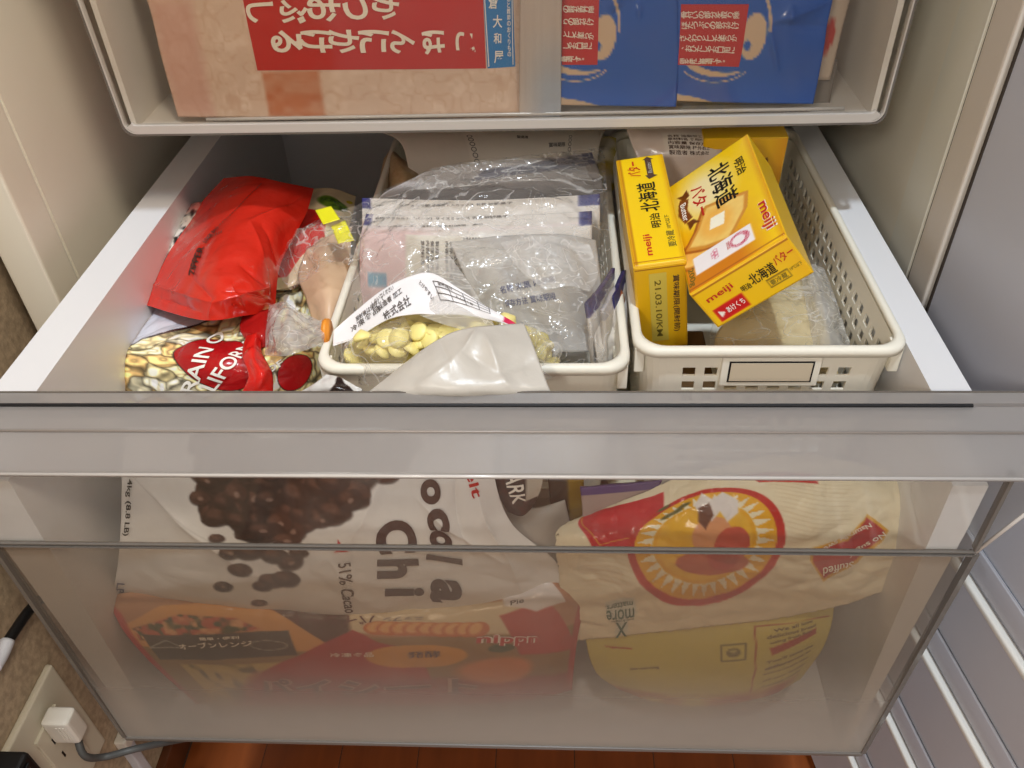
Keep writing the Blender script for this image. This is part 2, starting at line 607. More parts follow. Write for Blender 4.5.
def column(surf, s, p0, p1, h, material, parent, eps=0.0012, bold=0.014):
    """upright column writing running from p0 to p1, joined into one line of lettering"""
    m0, m1 = surf.ab(p0), surf.ab(p1)
    d = m1 - m0
    r = d / np.linalg.norm(d)
    up = -r
    dx = np.array([-up[1], up[0]])
    P, F = [], []
    for k, ch in enumerate(s):
        v, f, asp = text_mesh(ch, bold)
        c = m0 + d * (k + 0.5) / len(s)
        sm = 0.35 if ch in '。、' else 1.0
        w, hh = h * min(1.0, asp) * sm, h * min(1.0, 1 / asp) * sm
        n = len(P)
        P += list(c + np.outer((v[:, 0] - 0.5) * w, dx) + np.outer((v[:, 1] - 0.5) * hh, up))
        F += [[i + n for i in g] for g in f]
    return wrap2d('lettering', surf, P, F, material, parent, eps, 0.004 if h > 0.006 else 0)

def outline(surf, pts, material, parent, name, eps=0.0004, cut=0.004):
    """a filled shape given by world points"""
    ab = [surf.ab(p) for p in pts]
    return wrap2d(name, surf, ab, [list(range(len(ab)))], material, parent, eps, cut)

# drawing on the sheets (sRGB 0..255 arrays)
def base(S, c):
    return np.ones(S.A.shape + (3,)) * np.array(c, float)

def mixc(img, mask, c):
    mask = np.clip(mask, 0, 1)[..., None]
    return img * (1 - mask) + np.array(c, float) * mask

def m_ell(S, c, ra, rb, ang=0.0, soft=0.0006):
    a = S.A - c[0]; b = S.B - c[1]
    ca, sa = math.cos(ang), math.sin(ang)
    x = (a * ca + b * sa) / ra; y = (-a * sa + b * ca) / rb
    r = np.sqrt(x * x + y * y)
    return np.clip((1 - r) * min(ra, rb) / soft + 0.5, 0, 1)

def m_poly(S, pts, soft=0.0006):
    """convex or concave polygon mask from sheet points (metres)"""
    x, y = S.A, S.B
    inside = np.zeros(x.shape, bool)
    dist = np.full(x.shape, 1e9)
    n = len(pts)
    for i in range(n):
        x0, y0 = pts[i]; x1, y1 = pts[(i + 1) % n]
        cond = ((y0 > y) != (y1 > y)) & (x < (x1 - x0) * (y - y0) / ((y1 - y0) if abs(y1 - y0) > 1e-12 else 1e-12) + x0)
        inside ^= cond
        d = np.array([x1 - x0, y1 - y0]); L2 = (d ** 2).sum() + 1e-12
        t = np.clip(((x - x0) * d[0] + (y - y0) * d[1]) / L2, 0, 1)
        dist = np.minimum(dist, np.hypot(x - x0 - t * d[0], y - y0 - t * d[1]))
    sd = np.where(inside, dist, -dist)
    return np.clip(sd / soft + 0.5, 0, 1)

def m_line(S, p0, p1, w, soft=0.0005):
    d = np.array(p1) - np.array(p0); L2 = (d ** 2).sum() + 1e-12
    t = np.clip(((S.A - p0[0]) * d[0] + (S.B - p0[1]) * d[1]) / L2, 0, 1)
    r = np.hypot(S.A - p0[0] - t * d[0], S.B - p0[1] - t * d[1])
    return np.clip((w / 2 - r) / soft + 0.5, 0, 1)

def noise2(S, freq, seed=0):
    return vnoise(np.stack([S.A * freq, S.B * freq, S.A * 0 + seed * 3.1], -1), seed)

def nuts(S, img, mask, size=0.009, seed=3):
    """picture of walnut pieces printed on the bag"""
    rnd = random.Random(seed)
    nx = int(S.Lu / size) + 3; ny = int(S.Lv / size) + 3
    best = np.full(S.A.shape, 9.0); second = best.copy()
    cid = np.zeros(S.A.shape, int)
    wx = (noise2(S, 110, 5) - 0.5) * size * 0.9; wy = (noise2(S, 110, 9) - 0.5) * size * 0.9
    k = 0; cols = []
    for i in range(-1, nx):
        for j in range(-1, ny):
            cx = (i + rnd.random()) * size; cy = (j + rnd.random()) * size
            ang = rnd.random() * 3; ca, sa = math.cos(ang), math.sin(ang)
            a = S.A + wx - cx; b = S.B + wy - cy
            d = np.hypot((a * ca + b * sa) * 0.8, (-a * sa + b * ca) * 1.25) / size
            m = d < best
            second = np.where(m, best, np.minimum(second, d))
            cid = np.where(m, k, cid); best = np.where(m, d, best)
            t = rnd.random()
            cols.append((244, 224, 166) if t < 0.5 else (226, 186, 120) if t < 0.72 else (250, 240, 204) if t < 0.9 else (166, 104, 60))
            k += 1
    g = np.clip((second - best) * 3.2, 0, 1) ** 0.8
    lob = np.abs(2 * noise2(S, 170, 12) - 1)
    shade = (0.40 + 0.78 * g) * (0.72 + 0.5 * np.clip(lob * 2.2, 0, 1))
    c = np.array(cols, float)[cid] * shade[..., None]
    return img * (1 - mask[..., None]) + np.clip(c, 0, 255) * mask[..., None]

# ================================================================== SETTING
structure(box('wall_left', (-0.42, -0.9, -0.62), (-0.385, 1.3, 1.2), M['wallpaper']))
structure(box('baseboard_left', (-0.385, -0.9, -0.62), (-0.374, 1.3, -0.575), M['skirt'], bevel=0.002))
fl = structure(box('floor', (-0.385, -0.9, -0.64), (1.0, 1.3, -0.6205), M['dark_line']))
pi = 0
for k in range(15):
    x0 = -0.373 + 0.0905 * k
    box('plank', (x0, -0.9, -0.6205), (x0 + 0.0895, 1.3, -0.620 + 0.0002 * (k % 2)), M['wood'], fl)

# outlet with plugs on the left wall
XW = -0.385
outlet = empty('wall_outlet', (XW, -0.02, -0.42))
tag(outlet, 'cream wall outlet plate low on the brown wallpaper, below left of the drawer', 'outlet')
pA = (-0.383,-0.0036,-0.3064)
box('cover_plate', (XW, pA[1] - 0.082, pA[2] - 0.135), (XW + 0.007, pA[1], pA[2]), M['outlet'], outlet, bevel=0.0035, seg=3)
box('socket_insert', (XW + 0.006, pA[1] - 0.058, pA[2] - 0.112), (XW + 0.0095, pA[1] - 0.022, pA[2] - 0.028), M['outlet'], outlet, bevel=0.001)
for dz in (0.045, 0.068):
    box('slot', (XW + 0.009, pA[1] - 0.046, pA[2] - dz - 0.008), (XW + 0.0098, pA[1] - 0.044, pA[2] - dz), M['black'], outlet)
pB = (-0.365,-0.0417,-0.3351)
plug = empty('power_plug', (XW + 0.02, pB[1], pB[2] - 0.02))
tag(plug, 'white power plug pushed into the wall outlet with a grey cord leaving below', 'plug')
box('plug_body', (XW + 0.010, pB[1] - 0.0085, pB[2] - 0.022), (XW + 0.034, pB[1] + 0.0085, pB[2] + 0.012), M['plug'], plug, bevel=0.004, seg=3)
for k in range(3):
    box('grip_ridge', (XW + 0.022 + 0.003 * k, pB[1] - 0.0092, pB[2] - 0.014), (XW + 0.0235 + 0.003 * k, pB[1] + 0.0092, pB[2] + 0.006), M['plug'], plug, bevel=0.0004)
tube('cord', [(XW + 0.026, pB[1] + 0.002, pB[2] - 0.018), (-0.352,-0.0531,-0.37), (-0.345,-0.0448,-0.3905), (-0.32,-0.0367,-0.3911), (-0.3,-0.0172,-0.4143), (-0.27,0.001,-0.4335)], 0.0032, M['grey_cord'], plug)
adp = empty('power_adapter', (-0.36,-0.0943,-0.2934))
tag(adp, 'black power adapter in the bottom left corner below the white plug', 'adapter')
pC = (-0.36,-0.0966,-0.3017)
box('adapter_body', (XW + 0.0075, pC[1] - 0.05, pC[2] - 0.05), (XW + 0.034, pC[1] + 0.008, pC[2] + 0.012), M['black'], adp, bevel=0.003, seg=2)
box('adapter_face', (XW + 0.034, pC[1] - 0.044, pC[2] - 0.044), (XW + 0.0355, pC[1] + 0.002, pC[2] + 0.006), M['black'], adp, bevel=0.0008)
cab = tube('black_cable', [(-0.375,0.0381,-0.2619), (-0.372,0.0156,-0.2417), (-0.37,-0.002,-0.2331), (-0.37,-0.0225,-0.2302), (-0.37,-0.0374,-0.2291)], 0.0042, M['black'])
tag(cab, 'thick black cable hanging on the wallpaper left of the drawer front', 'cable')
tube('white_tip', [(-0.37,-0.0307,-0.2286), (-0.37,-0.0417,-0.2306), (-0.37,-0.0537,-0.2305)], 0.0052, M['white_cord'], cab)
wc = empty('white_cord_cover', (-0.38,-0.0153,-0.4762))
tag(wc, 'white cord cover running down the wall to the floor beside the drawer corner', 'cord cover')
pD = (-0.38,0.0132,-0.4722)
box('channel', (XW, pD[1] - 0.006, -0.575), (XW + 0.010, pD[1] + 0.006, pD[2]), M['white_cord'], wc, bevel=0.002)
box('end_cap', (XW, pD[1] - 0.0075, pD[2] - 0.012), (XW + 0.012, pD[1] + 0.0075, pD[2] + 0.004), M['plug'], wc, bevel=0.002)

# ================================================================== REFRIGERATOR
fridge = empty('refrigerator', (0, 0.5, -0.60))
tag(fridge, 'open white refrigerator with its lower freezer drawer pulled out', 'refrigerator')
for s in (-1, 1):
    xo = 0.33 * s
    nm = 'side_wall'
    w = box(nm, (xo, 0.178, -0.60), (xo + 0.03 * s, 0.95, 1.0), M['cabinet'], fridge)
    box('front_strip', (xo, 0.142, -0.60), (xo + 0.03 * s, 0.1755, 1.0), M['cabinet'] if s < 0 else M['gasket'], w, bevel=0.002)
    box('groove', (xo + 0.0015 * s, 0.1755, -0.60), (xo + 0.03 * s, 0.178, 1.0), M['dark_line'] if s > 0 else M['cabinet_grey'], w)
    if s > 0:
        box('inner_strip', (xo - 0.0003, 0.1785, -0.60), (xo, 0.222, 1.0), M['cabinet_grey'], w)
box('back_wall', (-0.33, 0.92, -0.60), (0.33, 0.95, 1.0), M['cabinet'], fridge)
box('bottom_panel', (-0.33, 0.16, -0.60), (0.33, 0.92, -0.45), M['cabinet'], fridge)
box('top_panel', (-0.36, 0.139, 1.0), (0.36, 0.95, 1.03), M['cabinet'], fridge)
for s in (-1, 1):
    box('drawer_rail', (0.309 * s, 0.22, -0.10), (0.33 * s, 0.9, -0.075), M['cabinet'], fridge, bevel=0.003)

# door, opened to the right, swung a little past square
dlen = 0.85
def dpt(t, off, z):     # t along the door from the hinge, off = inwards (towards the drawer)
    ux, uy = 0.1445, -0.9895
    return (0.3335 + ux * t - 0.9895 * off, 0.137 + uy * t - 0.1445 * off, z)
def door_box(name, t0, t1, o0, o1, z0, z1, m, parent, bev=0):
    bm = bmesh.new()
    box_bm(bm, (t0, o0, z0), (t1, o1, z1), bev, 3)
    for v in bm.verts:
        v.co = Vector(dpt(v.co.x, v.co.y, v.co.z))
    bmesh.ops.recalc_face_normals(bm, faces=bm.faces)
    return bm_object(name, bm, m, parent, bev > 0)
door = door_box('door', 0.0, dlen, -0.05, 0.0, -0.60, 1.0, M['door'], fridge)
door_box('door_gasket', -0.0012, 0.0010, -0.01, 0.0012, -0.60, 1.0, M['dark_line'], door, 0.0005)
for z in (-0.171, -0.271, -0.378, -0.489):
    door_box('door_rib', 0.03, dlen - 0.03, 0.0, 0.007, z - 0.003, z + 0.003, M['door_rib'], door, 0.0022)
    door_box('door_recess', 0.03, dlen - 0.03, 0.0, 0.0025, z + 0.006, z + 0.030, M['door'], door, 0.002)

# ---- lower drawer
ZB = -0.333
YF = -0.055
drawer = empty('freezer_drawer', (0, 0.15, ZB))
drawer.parent = fridge
drawer.location = Vector((0, 0.15, ZB)) - world_origin(fridge)
drawer['label'] = 'pulled out lower freezer drawer, white body with a clear front'
TX = 0.283
def side_prof(s):
    # cross-section (x,z) of one side: rim flange and wall
    return [(0.300 * s, 0.0), (0.300 * s, -0.022), (0.2975 * s, -0.022), (0.2975 * s, -0.004), (0.272 * s, -0.006), (0.279 * s, ZB), (0.2755 * s, ZB), (0.2685 * s, -0.001), (0.2695 * s, 0.0)]
def extrude_y(name, prof, y0, y1, m, parent):
    n = len(prof)
    bm = bmesh.new()
    a = [bm.verts.new((x, y0, z)) for x, z in prof]
    b = [bm.verts.new((x, y1, z)) for x, z in prof]
    bm.faces.new(a); bm.faces.new(b)
    for i in range(n):
        bm.faces.new([a[i], a[(i + 1) % n], b[(i + 1) % n], b[i]])
    bmesh.ops.recalc_face_normals(bm, faces=bm.faces)
    return bm_object(name, bm, m, parent)
for s in (-1, 1):
    # side wall and rim: solid section
    xo_, xi_ = (0.304, 0.2805) if s > 0 else (-0.298, -0.2685)
    prof = [(xo_, 0.0), (xi_, 0.0), (xi_, -0.004), (xi_ + 0.003 * s, ZB), (0.289 * s, ZB), (0.289 * s, -0.025), (xo_, -0.022)]
    extrude_y('drawer_side', prof, -0.0015, 0.56, M['drawer_white'], drawer)
    prof = [(0.300 * s, -0.023), (xi_, -0.023), (xi_ + 0.003 * s, ZB), (0.289 * s, ZB), (0.300 * s, -0.06)]
    extrude_y('side_front', prof, -0.053, -0.0015, M['drawer_white'], drawer)
box('drawer_bottom', (-0.283, -0.052, ZB), (0.283, 0.56, ZB + 0.004), M['drawer_white'], drawer)
box('drawer_back', (-0.300, 0.56, ZB), (0.300, 0.566, 0.0), M['drawer_white'], drawer)
# slanting moulded cheeks joining the side wall to the wide front
for s in (-1, 1):
    extr = [(0.2705 * s, -0.078), (0.300 * s, -0.078), (0.300 * s, ZB), (0.2735 * s, ZB)]
# clear front: window above the ridge, frosted panel below
lo = box('frosted_panel', (-0.300, YF, ZB), (0.3045, YF + 0.0015, -0.0785), M['frost'], drawer)
hi = box('clear_window', (-0.305, YF, -0.0785), (0.3085, YF + 0.0012, -0.012), M['window'], drawer)
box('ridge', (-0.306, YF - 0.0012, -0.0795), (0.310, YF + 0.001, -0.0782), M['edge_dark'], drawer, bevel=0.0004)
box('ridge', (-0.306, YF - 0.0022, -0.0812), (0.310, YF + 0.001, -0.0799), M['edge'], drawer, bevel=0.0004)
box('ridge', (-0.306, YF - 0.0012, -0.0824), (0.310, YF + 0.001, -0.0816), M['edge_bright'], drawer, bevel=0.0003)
for s, xa, xb in ((-1, -0.302, -0.300), (1, 0.3085, 0.300)):
    vs = []
    for z, x in ((-0.081, xa), (ZB, xb)):
        vs += [(x, YF - 0.0015, z), (x + 0.0042 * s, YF - 0.0005, z), (x + 0.0034 * s, YF + 0.003, z), (x, YF + 0.004, z)]
    fs = [[0, 1, 2, 3][::-1], [4, 5, 6, 7]] + [[i, (i + 1) % 4, 4 + (i + 1) % 4, 4 + i] for i in range(4)]
    link_mesh('panel_edge', vs, fs, M['edge_dark'], drawer)
box('panel_edge', (-0.302, YF - 0.0015, ZB - 0.003), (0.302, YF + 0.006, ZB + 0.0015), M['edge_dark'], drawer, bevel=0.001)
for s, xs in ((-1, -0.3065), (1, 0.3095)):
    box('window_end', (xs - 0.0012, YF - 0.001, -0.078), (xs + 0.0012, YF + 0.004, -0.012), M['edge_dark'], drawer, bevel=0.0004)
    # triangular cheek under the overhanging handle
    xe = 0.338 * s
    vs = [(xs, YF, -0.080), (xs, YF, -0.013), (xe, YF, -0.013), (xe, YF, -0.020)]
    v2 = [(a, b + 0.0025, c) for a, b, c in vs]
    link_mesh('end_cheek', vs + v2, [[0, 3, 2, 1], [4, 5, 6, 7], [0, 4, 7, 3], [0, 1, 5, 4], [3, 7, 6, 2], [1, 2, 6, 5]], M['window'], drawer)
    tube('cheek_edge', [(xs, YF, -0.080), (xe, YF, -0.020)], 0.0012, M['edge_bright'], drawer, sub=2)
handle = prism('handle_lip', [(-0.0108, -0.0012), (-0.0108, -0.0030), (-0.0560, -0.0165), (-0.0575, -0.0135), (-0.0560, -0.0115), (-0.0300, -0.0052), (-0.0290, -0.0036), (-0.0125, -0.0010)], -0.345, 0.345, M['lip'], drawer)
prism('top_bar', [(-0.0030, 0.0030), (-0.0022, -0.006), (-0.0095, -0.006), (-0.0103, 0.0010)], -0.345, 0.345, M['lip'], drawer)
prism('bar_back_strip', [(-0.0020, 0.0034), (-0.0024, 0.0020), (-0.0034, 0.0028), (-0.0032, 0.0036)], -0.345, 0.345, M['edge_dark'], drawer)  # thin dark strip along the back of the top bar
prism('slot_shade', [(-0.0100, 0.0006), (-0.0100, -0.010), (-0.0120, -0.010), (-0.0116, 0.0000)], -0.345, 0.300, M['black'], drawer)  # black strip standing in for the shade in the gap
tube('lip_edge', [(-0.345, -0.0568, -0.0135), (0.345, -0.0568, -0.0135)], 0.0011, M['edge_bright'], drawer)
tube('lip_step', [(-0.345, -0.0297, -0.0042), (0.345, -0.0297, -0.0042)], 0.0008, M['silver'], drawer)

# ---- upper drawer
U0, U1, UY, UZ = -0.2625, 0.2905, 0.20, 0.081
upper = empty('upper_drawer', (0.014, 0.4, UZ))
upper.parent = fridge
upper.location = Vector((0.014, 0.4, UZ)) - world_origin(fridge)
upper['label'] = 'closed upper freezer drawer with a clear front'
TOPZ = 0.36
def rbar(name, pts, w, d, m, parent):
    """flat bar following a path in the panel plane (x,z)"""
    P = np.array(pts, float)
    T = np.gradient(P, axis=0); T /= np.linalg.norm(T, axis=1)[:, None]
    Nn = np.stack([-T[:, 1], T[:, 0]], 1)
    vs = []
    for p, n in zip(P, Nn):
        q = p + n * w
        vs += [(p[0], UY - 0.002, p[1]), (q[0], UY - 0.002, q[1]), (q[0], UY + d, q[1]), (p[0], UY + d, p[1])]
    k = len(P)
    fs = [[4 * i + a, 4 * i + (a + 1) % 4, 4 * (i + 1) + (a + 1) % 4, 4 * (i + 1) + a] for i in range(k - 1) for a in range(4)]
    fs += [[0, 1, 2, 3], [4 * k - 4 + a for a in (3, 2, 1, 0)]]
    return link_mesh(name, vs, fs, m, parent)
def corner_path(inset, base_only=False):
    r = 0.008
    x0, x1, z0 = U0 + inset, U1 - inset, UZ + inset
    p = [(x0 - 0.004, TOPZ), (x0 - 0.002, 0.2)]
    for k in range(7):
        t = math.pi + k * math.pi / 12
        p.append((x0 + r + r * math.cos(t), z0 + r + r * math.sin(t)))
    p += [(-0.1, z0 - 0.0005), (0.014, z0 - 0.0005), (0.12, z0 - 0.0005)]
    for k in range(7):
        t = 1.5 * math.pi + k * math.pi / 12
        p.append((x1 - r + r * math.cos(t), z0 + r + r * math.sin(t)))
    p += [(x1 + 0.001, 0.2), (x1 + 0.003, TOPZ)]
    return p[4:-4] if base_only else p
prism('upper_handle', [(0.196, 0.335), (0.196, 0.330), (0.142, 0.318), (0.1405, 0.321), (0.142, 0.324), (0.168, 0.331)], -0.335, 0.335, M['lip'], upper)
box('unseen_shade_block', (-0.325, 0.155, 0.375), (0.325, 0.66, 0.80), M['drawer_upper'], upper, bevel=0.004)  # unseen box added overhead to keep the rear in shade
rbar('frame_edge', corner_path(0.0), 0.0016, 0.004, M['edge_dark'], upper)
rbar('frame', corner_path(0.0016), 0.0010, 0.003, M['edge_bright'], upper)
rbar('frame_inner', corner_path(0.0026, True), 0.0052, 0.003, M['edge_bright'], upper)
box('clear_front', (U0 + 0.003, UY, UZ + 0.003), (U1 - 0.003, UY + 0.0012, TOPZ), M['upper_window'], upper)
box('drawer_bottom', (U0 + 0.008, UY + 0.002, UZ + 0.001), (U1 - 0.008, 0.66, UZ + 0.005), M['drawer_upper'], upper)
tube('front_ledge', [(-0.20, UY + 0.004, UZ + 0.0095), (0.05, UY + 0.004, UZ + 0.0095), (0.262, UY + 0.004, UZ + 0.0095)], 0.0013, M['edge_bright'], upper)
for s, xx in ((-1, U0 + 0.006), (1, U1 - 0.006)):
    box('drawer_side', (xx - 0.004 * (s > 0), UY + 0.002, UZ + 0.003), (xx + 0.004 * (s < 0), 0.66, TOPZ - 0.01), M['drawer_upper'], upper)
box('drawer_back', (U0 + 0.006, 0.655, UZ), (U1 - 0.006, 0.66, TOPZ - 0.01), M['drawer_upper'], upper)

# ================================================================== UPPER DRAWER CONTENTS
def flat_net(x0, x1, z0, z1, y, lean=0.0):
    return [[(x0, y + lean, z1), (0.5 * (x0 + x1), y + lean, z1), (x1, y + lean, z1)],
            [(x0, y, 0.5 * (z0 + z1)), (0.5 * (x0 + x1), y, 0.5 * (z0 + z1)), (x1, y, 0.5 * (z0 + z1))],
            [(x0, y, z0), (0.5 * (x0 + x1), y, z0), (x1, y, z0)]]

def katsuo(S):
    im = base(S, (222, 192, 170))
    n = noise2(S, 120, 1) * 0.5 + noise2(S, 260, 2) * 0.3 + noise2(S, 600, 3) * 0.2
    im = mixc(im, np.clip((n - 0.5) * 5, 0, 1) * 0.6, (240, 216, 196))
    n2 = np.abs(2 * noise2(S, 150, 7) - 1)
    im = mixc(im, np.clip(0.12 - n2, 0, 1) * 3, (196, 152, 122))
    # clearer window strip with dark flakes
    a0 = S.ab((-0.1532,0.212,0.1216)); a1 = S.ab((-0.1123,0.212,0.1223)); a2 = S.ab((-0.1126,0.212,0.0883)); a3 = S.ab((-0.1547,0.212,0.0891))
    im = mixc(im, m_poly(S, [a0, a1, a2, a3], 0.002) * (0.45 + 0.4 * noise2(S, 220, 4)), (190, 98, 56))
    # pink border at the left
    e0 = S.ab((-0.2265,0.212,0.1722)); e1 = S.ab((-0.1917,0.212,0.1714)); e2 = S.ab((-0.1966,0.212,0.0883)); e3 = S.ab((-0.2247,0.212,0.0888))
    im = mixc(im, m_poly(S, [e0, e1, e2, e3], 0.01) * 0.55, (206, 150, 136))
    return im
kb = empty('bonito_flakes_bag', (-0.0957,0.215,0.0852))
tag(kb, 'large pinkish bag of dried fish flakes with a red label in the upper drawer', 'food bag')
o, KS = sheet('bag_front', [
    [(-0.2373,0.235,0.2046), (-0.1455,0.225,0.2056), (-0.0447,0.222,0.2037), (0.0209,0.225,0.2002), (0.0645,0.232,0.1976)],
    [(-0.2263,0.222,0.1694), (-0.1517,0.216,0.1693), (-0.0479,0.214,0.1675), (0.0199,0.216,0.1654), (0.0619,0.22,0.1633)],
    [(-0.2246,0.214,0.1309), (-0.1552,0.209,0.1312), (-0.0517,0.208,0.1295), (0.0185,0.21,0.1274), (0.0613,0.212,0.1258)],
    [(-0.2226,0.208,0.0912), (-0.1604,0.206,0.0901), (-0.0564,0.206,0.0883), (0.017,0.206,0.087), (0.0607,0.207,0.0866)]],
    M['softprint'], kb, step=0.0013, wr=[(0.0022, 26, )] and [(0.0022, 26)], color=katsuo, seed=4, pillow=0.04)
def lbl(S): return base(S, (206, 18, 22))
outl = [(-0.1531,0.214,0.195), (0.0013,0.214,0.1912), (0.0086,0.213,0.1665), (0.0086,0.208,0.1227), (-0.1551,0.208,0.1245), (-0.1555,0.213,0.1703)]
lb = outline(KS, outl, M['ink_red'], kb, 'red_label')
YL = 0.21
# the two upside-down lines of the label (read from the right)
for ch, x, y, w in (('ご', 466, 43, 24), ('は', 433, 43, 24), ('ん', 401, 43, 25), ('に', 372, 42, 23), ('か', 344, 43, 24), ('け', 316, 42, 24), ('る', 287, 43, 23)):
    pass
line1 = [('ご', (0.0038,0.209,0.139), (-0.0135,0.209,0.14)), ('は', (-0.0183,0.209,0.1408), (-0.0357,0.209,0.1411)), ('ん', (-0.0392,0.209,0.1412), (-0.0567,0.209,0.1416)), ('に', (-0.0602,0.209,0.1417), (-0.0756,0.209,0.142)), ('か', (-0.0798,0.209,0.1421), (-0.098,0.209,0.1425)), ('け', (-0.1014,0.209,0.1432), (-0.1176,0.209,0.1435)), ('る', (-0.1212,0.209,0.1429), (-0.1375,0.209,0.1433))]
line2 = [('か', (-0.0494,0.211,0.1633), (-0.0672,0.211,0.1637)), ('つ', (-0.0699,0.211,0.1637), (-0.0871,0.211,0.1641)), ('お', (-0.092,0.211,0.1636), (-0.1085,0.211,0.164)), ('ぶ', (-0.1122,0.211,0.1627), (-0.1303,0.211,0.1625)), ('し', (-0.1365,0.211,0.1626), (-0.1521,0.211,0.1617))]
for ch, p0, p1 in line1 + line2:
    column(KS, ch, p0, p1, 0.0154, M['ink_cream'], lb, eps=0.0013, bold=0.028)
bl = outline(KS, [(0.009,0.213,0.1852), (0.0288,0.213,0.1847), (0.029,0.208,0.123), (0.0092,0.208,0.122)], plain('blue_label', (30, 122, 190), 0.4), kb, 'blue_label')
for a, b in ((((0.0099,0.213,0.1665)), ((0.0107,0.208,0.124))), (((0.0282,0.213,0.1661)), ((0.0277,0.208,0.1244)))):
    m0, m1 = KS.ab(a), KS.ab(b)
    d = (m1 - m0) / np.linalg.norm(m1 - m0); nn = np.array([-d[1], d[0]]) * 0.0004
    wrap2d('label_line', KS, [m0 - nn, m0 + nn, m1 + nn, m1 - nn], [[0, 1, 2, 3]], M['ink_white'], bl, 0.0011)
for ch, p0, p1, h in (('倉', (0.0162,0.211,0.1688), (0.0159,0.211,0.1624), 0.007), ('大', (0.0178,0.21,0.1575), (0.0174,0.21,0.1497), 0.007), ('和', (0.018,0.21,0.1457), (0.0177,0.21,0.139), 0.0058), ('屋', (0.0181,0.21,0.1336), (0.0178,0.21,0.1253), 0.007)):
    column(KS, ch, p0, p1, h * 1.2, M['ink_white'], bl)
column(KS, '本枯と鰹節のおくりもの', (0.0258,0.211,0.173), (0.0257,0.209,0.1303), 0.0036, M['ink_white'], bl)

# clear pleated sleeve between the flakes and the blue packs
def sleeve(S):  # streaky pink and bluish highlights are put into the colour
    im = base(S, (202, 186, 174))
    st = noise2(S, 1, 2)
    s2 = vnoise(np.stack([S.A * 900, S.A * 0, S.B * 20], -1), 3)
    im = mixc(im, s2 * 0.5, (178, 160, 150))
    k = np.clip(1 - np.abs(S.W - 0.15) * 3, 0, 1)
    im = mixc(im, k * 0.5, (226, 140, 128))
    k = np.clip((S.W - 0.62) * 4, 0, 1) * np.clip(S.U * 1.6, 0, 1)
    im = mixc(im, k * 0.6, (150, 168, 190))
    return im
o, _S = sheet('pleated_sleeve', [[(0.0372,0.212,0.2026), (0.0507,0.21,0.2027), (0.0642,0.212,0.202)], [(0.0338,0.207,0.1676), (0.0472,0.205,0.1679), (0.0618,0.207,0.167)], [(0.031,0.2035,0.0886), (0.0462,0.203,0.0885), (0.0614,0.2035,0.088)]],
              M['softprint'], None, step=0.0012, wr=[(0.0008, 60)], color=sleeve, seed=8)
tag(o, 'pale pleated plastic sleeve standing between the flakes bag and the blue packs', 'sleeve')

BLUE = (18, 84, 176)
def blue_pack(name, label, net, red, shapes, txt, seed, folds=()):
    root = empty(name, net[-1][1])
    tag(root, label, 'food pack', 'blue packs in the upper drawer')
    o, S = sheet('pouch', net, printed('blue_pouch_film', 0.2, 0.5, bump=(60, 0.25, 0.0015)), root, step=0.0014, wr=[(0.0012, 22)], color=lambda S: shapes(S), seed=seed, pillow=0.012, folds=folds)
    rl = outline(S, red, M['ink_red'], root, 'red_label')
    for s, p0, p1 in txt:
        column(S, s, p0, p1, 0.0041, M['ink_cream'], rl, eps=0.0012)
    return root, S

def fish(S, c, k, pts):
    im = base(S, BLUE)
    tan = (214, 182, 150)
    # round snout with a blue dot
    h = S.ab(pts['head'])
    im = mixc(im, m_ell(S, h, 0.0085, 0.0140, 0.25), tan)
    im = mixc(im, m_ell(S, h + np.array([-0.004, 0.0045]), 0.0026, 0.0030), BLUE)
    # arc above the head
    c1 = h + np.array([-0.008, -0.008])
    ring = m_ell(S, c1, 0.0200, 0.0255) - m_ell(S, c1 + np.array([-0.0010, 0.0008]), 0.0192, 0.0248)
    im = mixc(im, np.clip(ring, 0, 1) * (S.B < h[1] - 0.004) * (S.A > h[0] - 0.006), tan)
    # crescent tail below
    t = S.ab(pts['tail'])
    cres = np.clip(m_ell(S, t + np.array([0.0, -0.012]), 0.026, 0.0185) - m_ell(S, t + np.array([0.006, -0.0155]), 0.0285, 0.0185), 0, 1)
    im = mixc(im, cres * (S.A < t[0] + 0.017) * (S.A > t[0] - 0.03) * (S.B > t[1] - 0.004), tan)
    c2 = np.clip(m_ell(S, t + np.array([-0.002, -0.006]), 0.025, 0.0175) - m_ell(S, t + np.array([-0.002, -0.0068]), 0.0246, 0.0172), 0, 1)
    im = mixc(im, c2 * (S.B > t[1] + 0.002), tan)
    # sandy bottom corner
    q = S.ab(pts['sand'])
    im = mixc(im, m_ell(S, q + np.array([0, 0.004]), 0.036, 0.010, 0.12), (200, 170, 140))
    return im
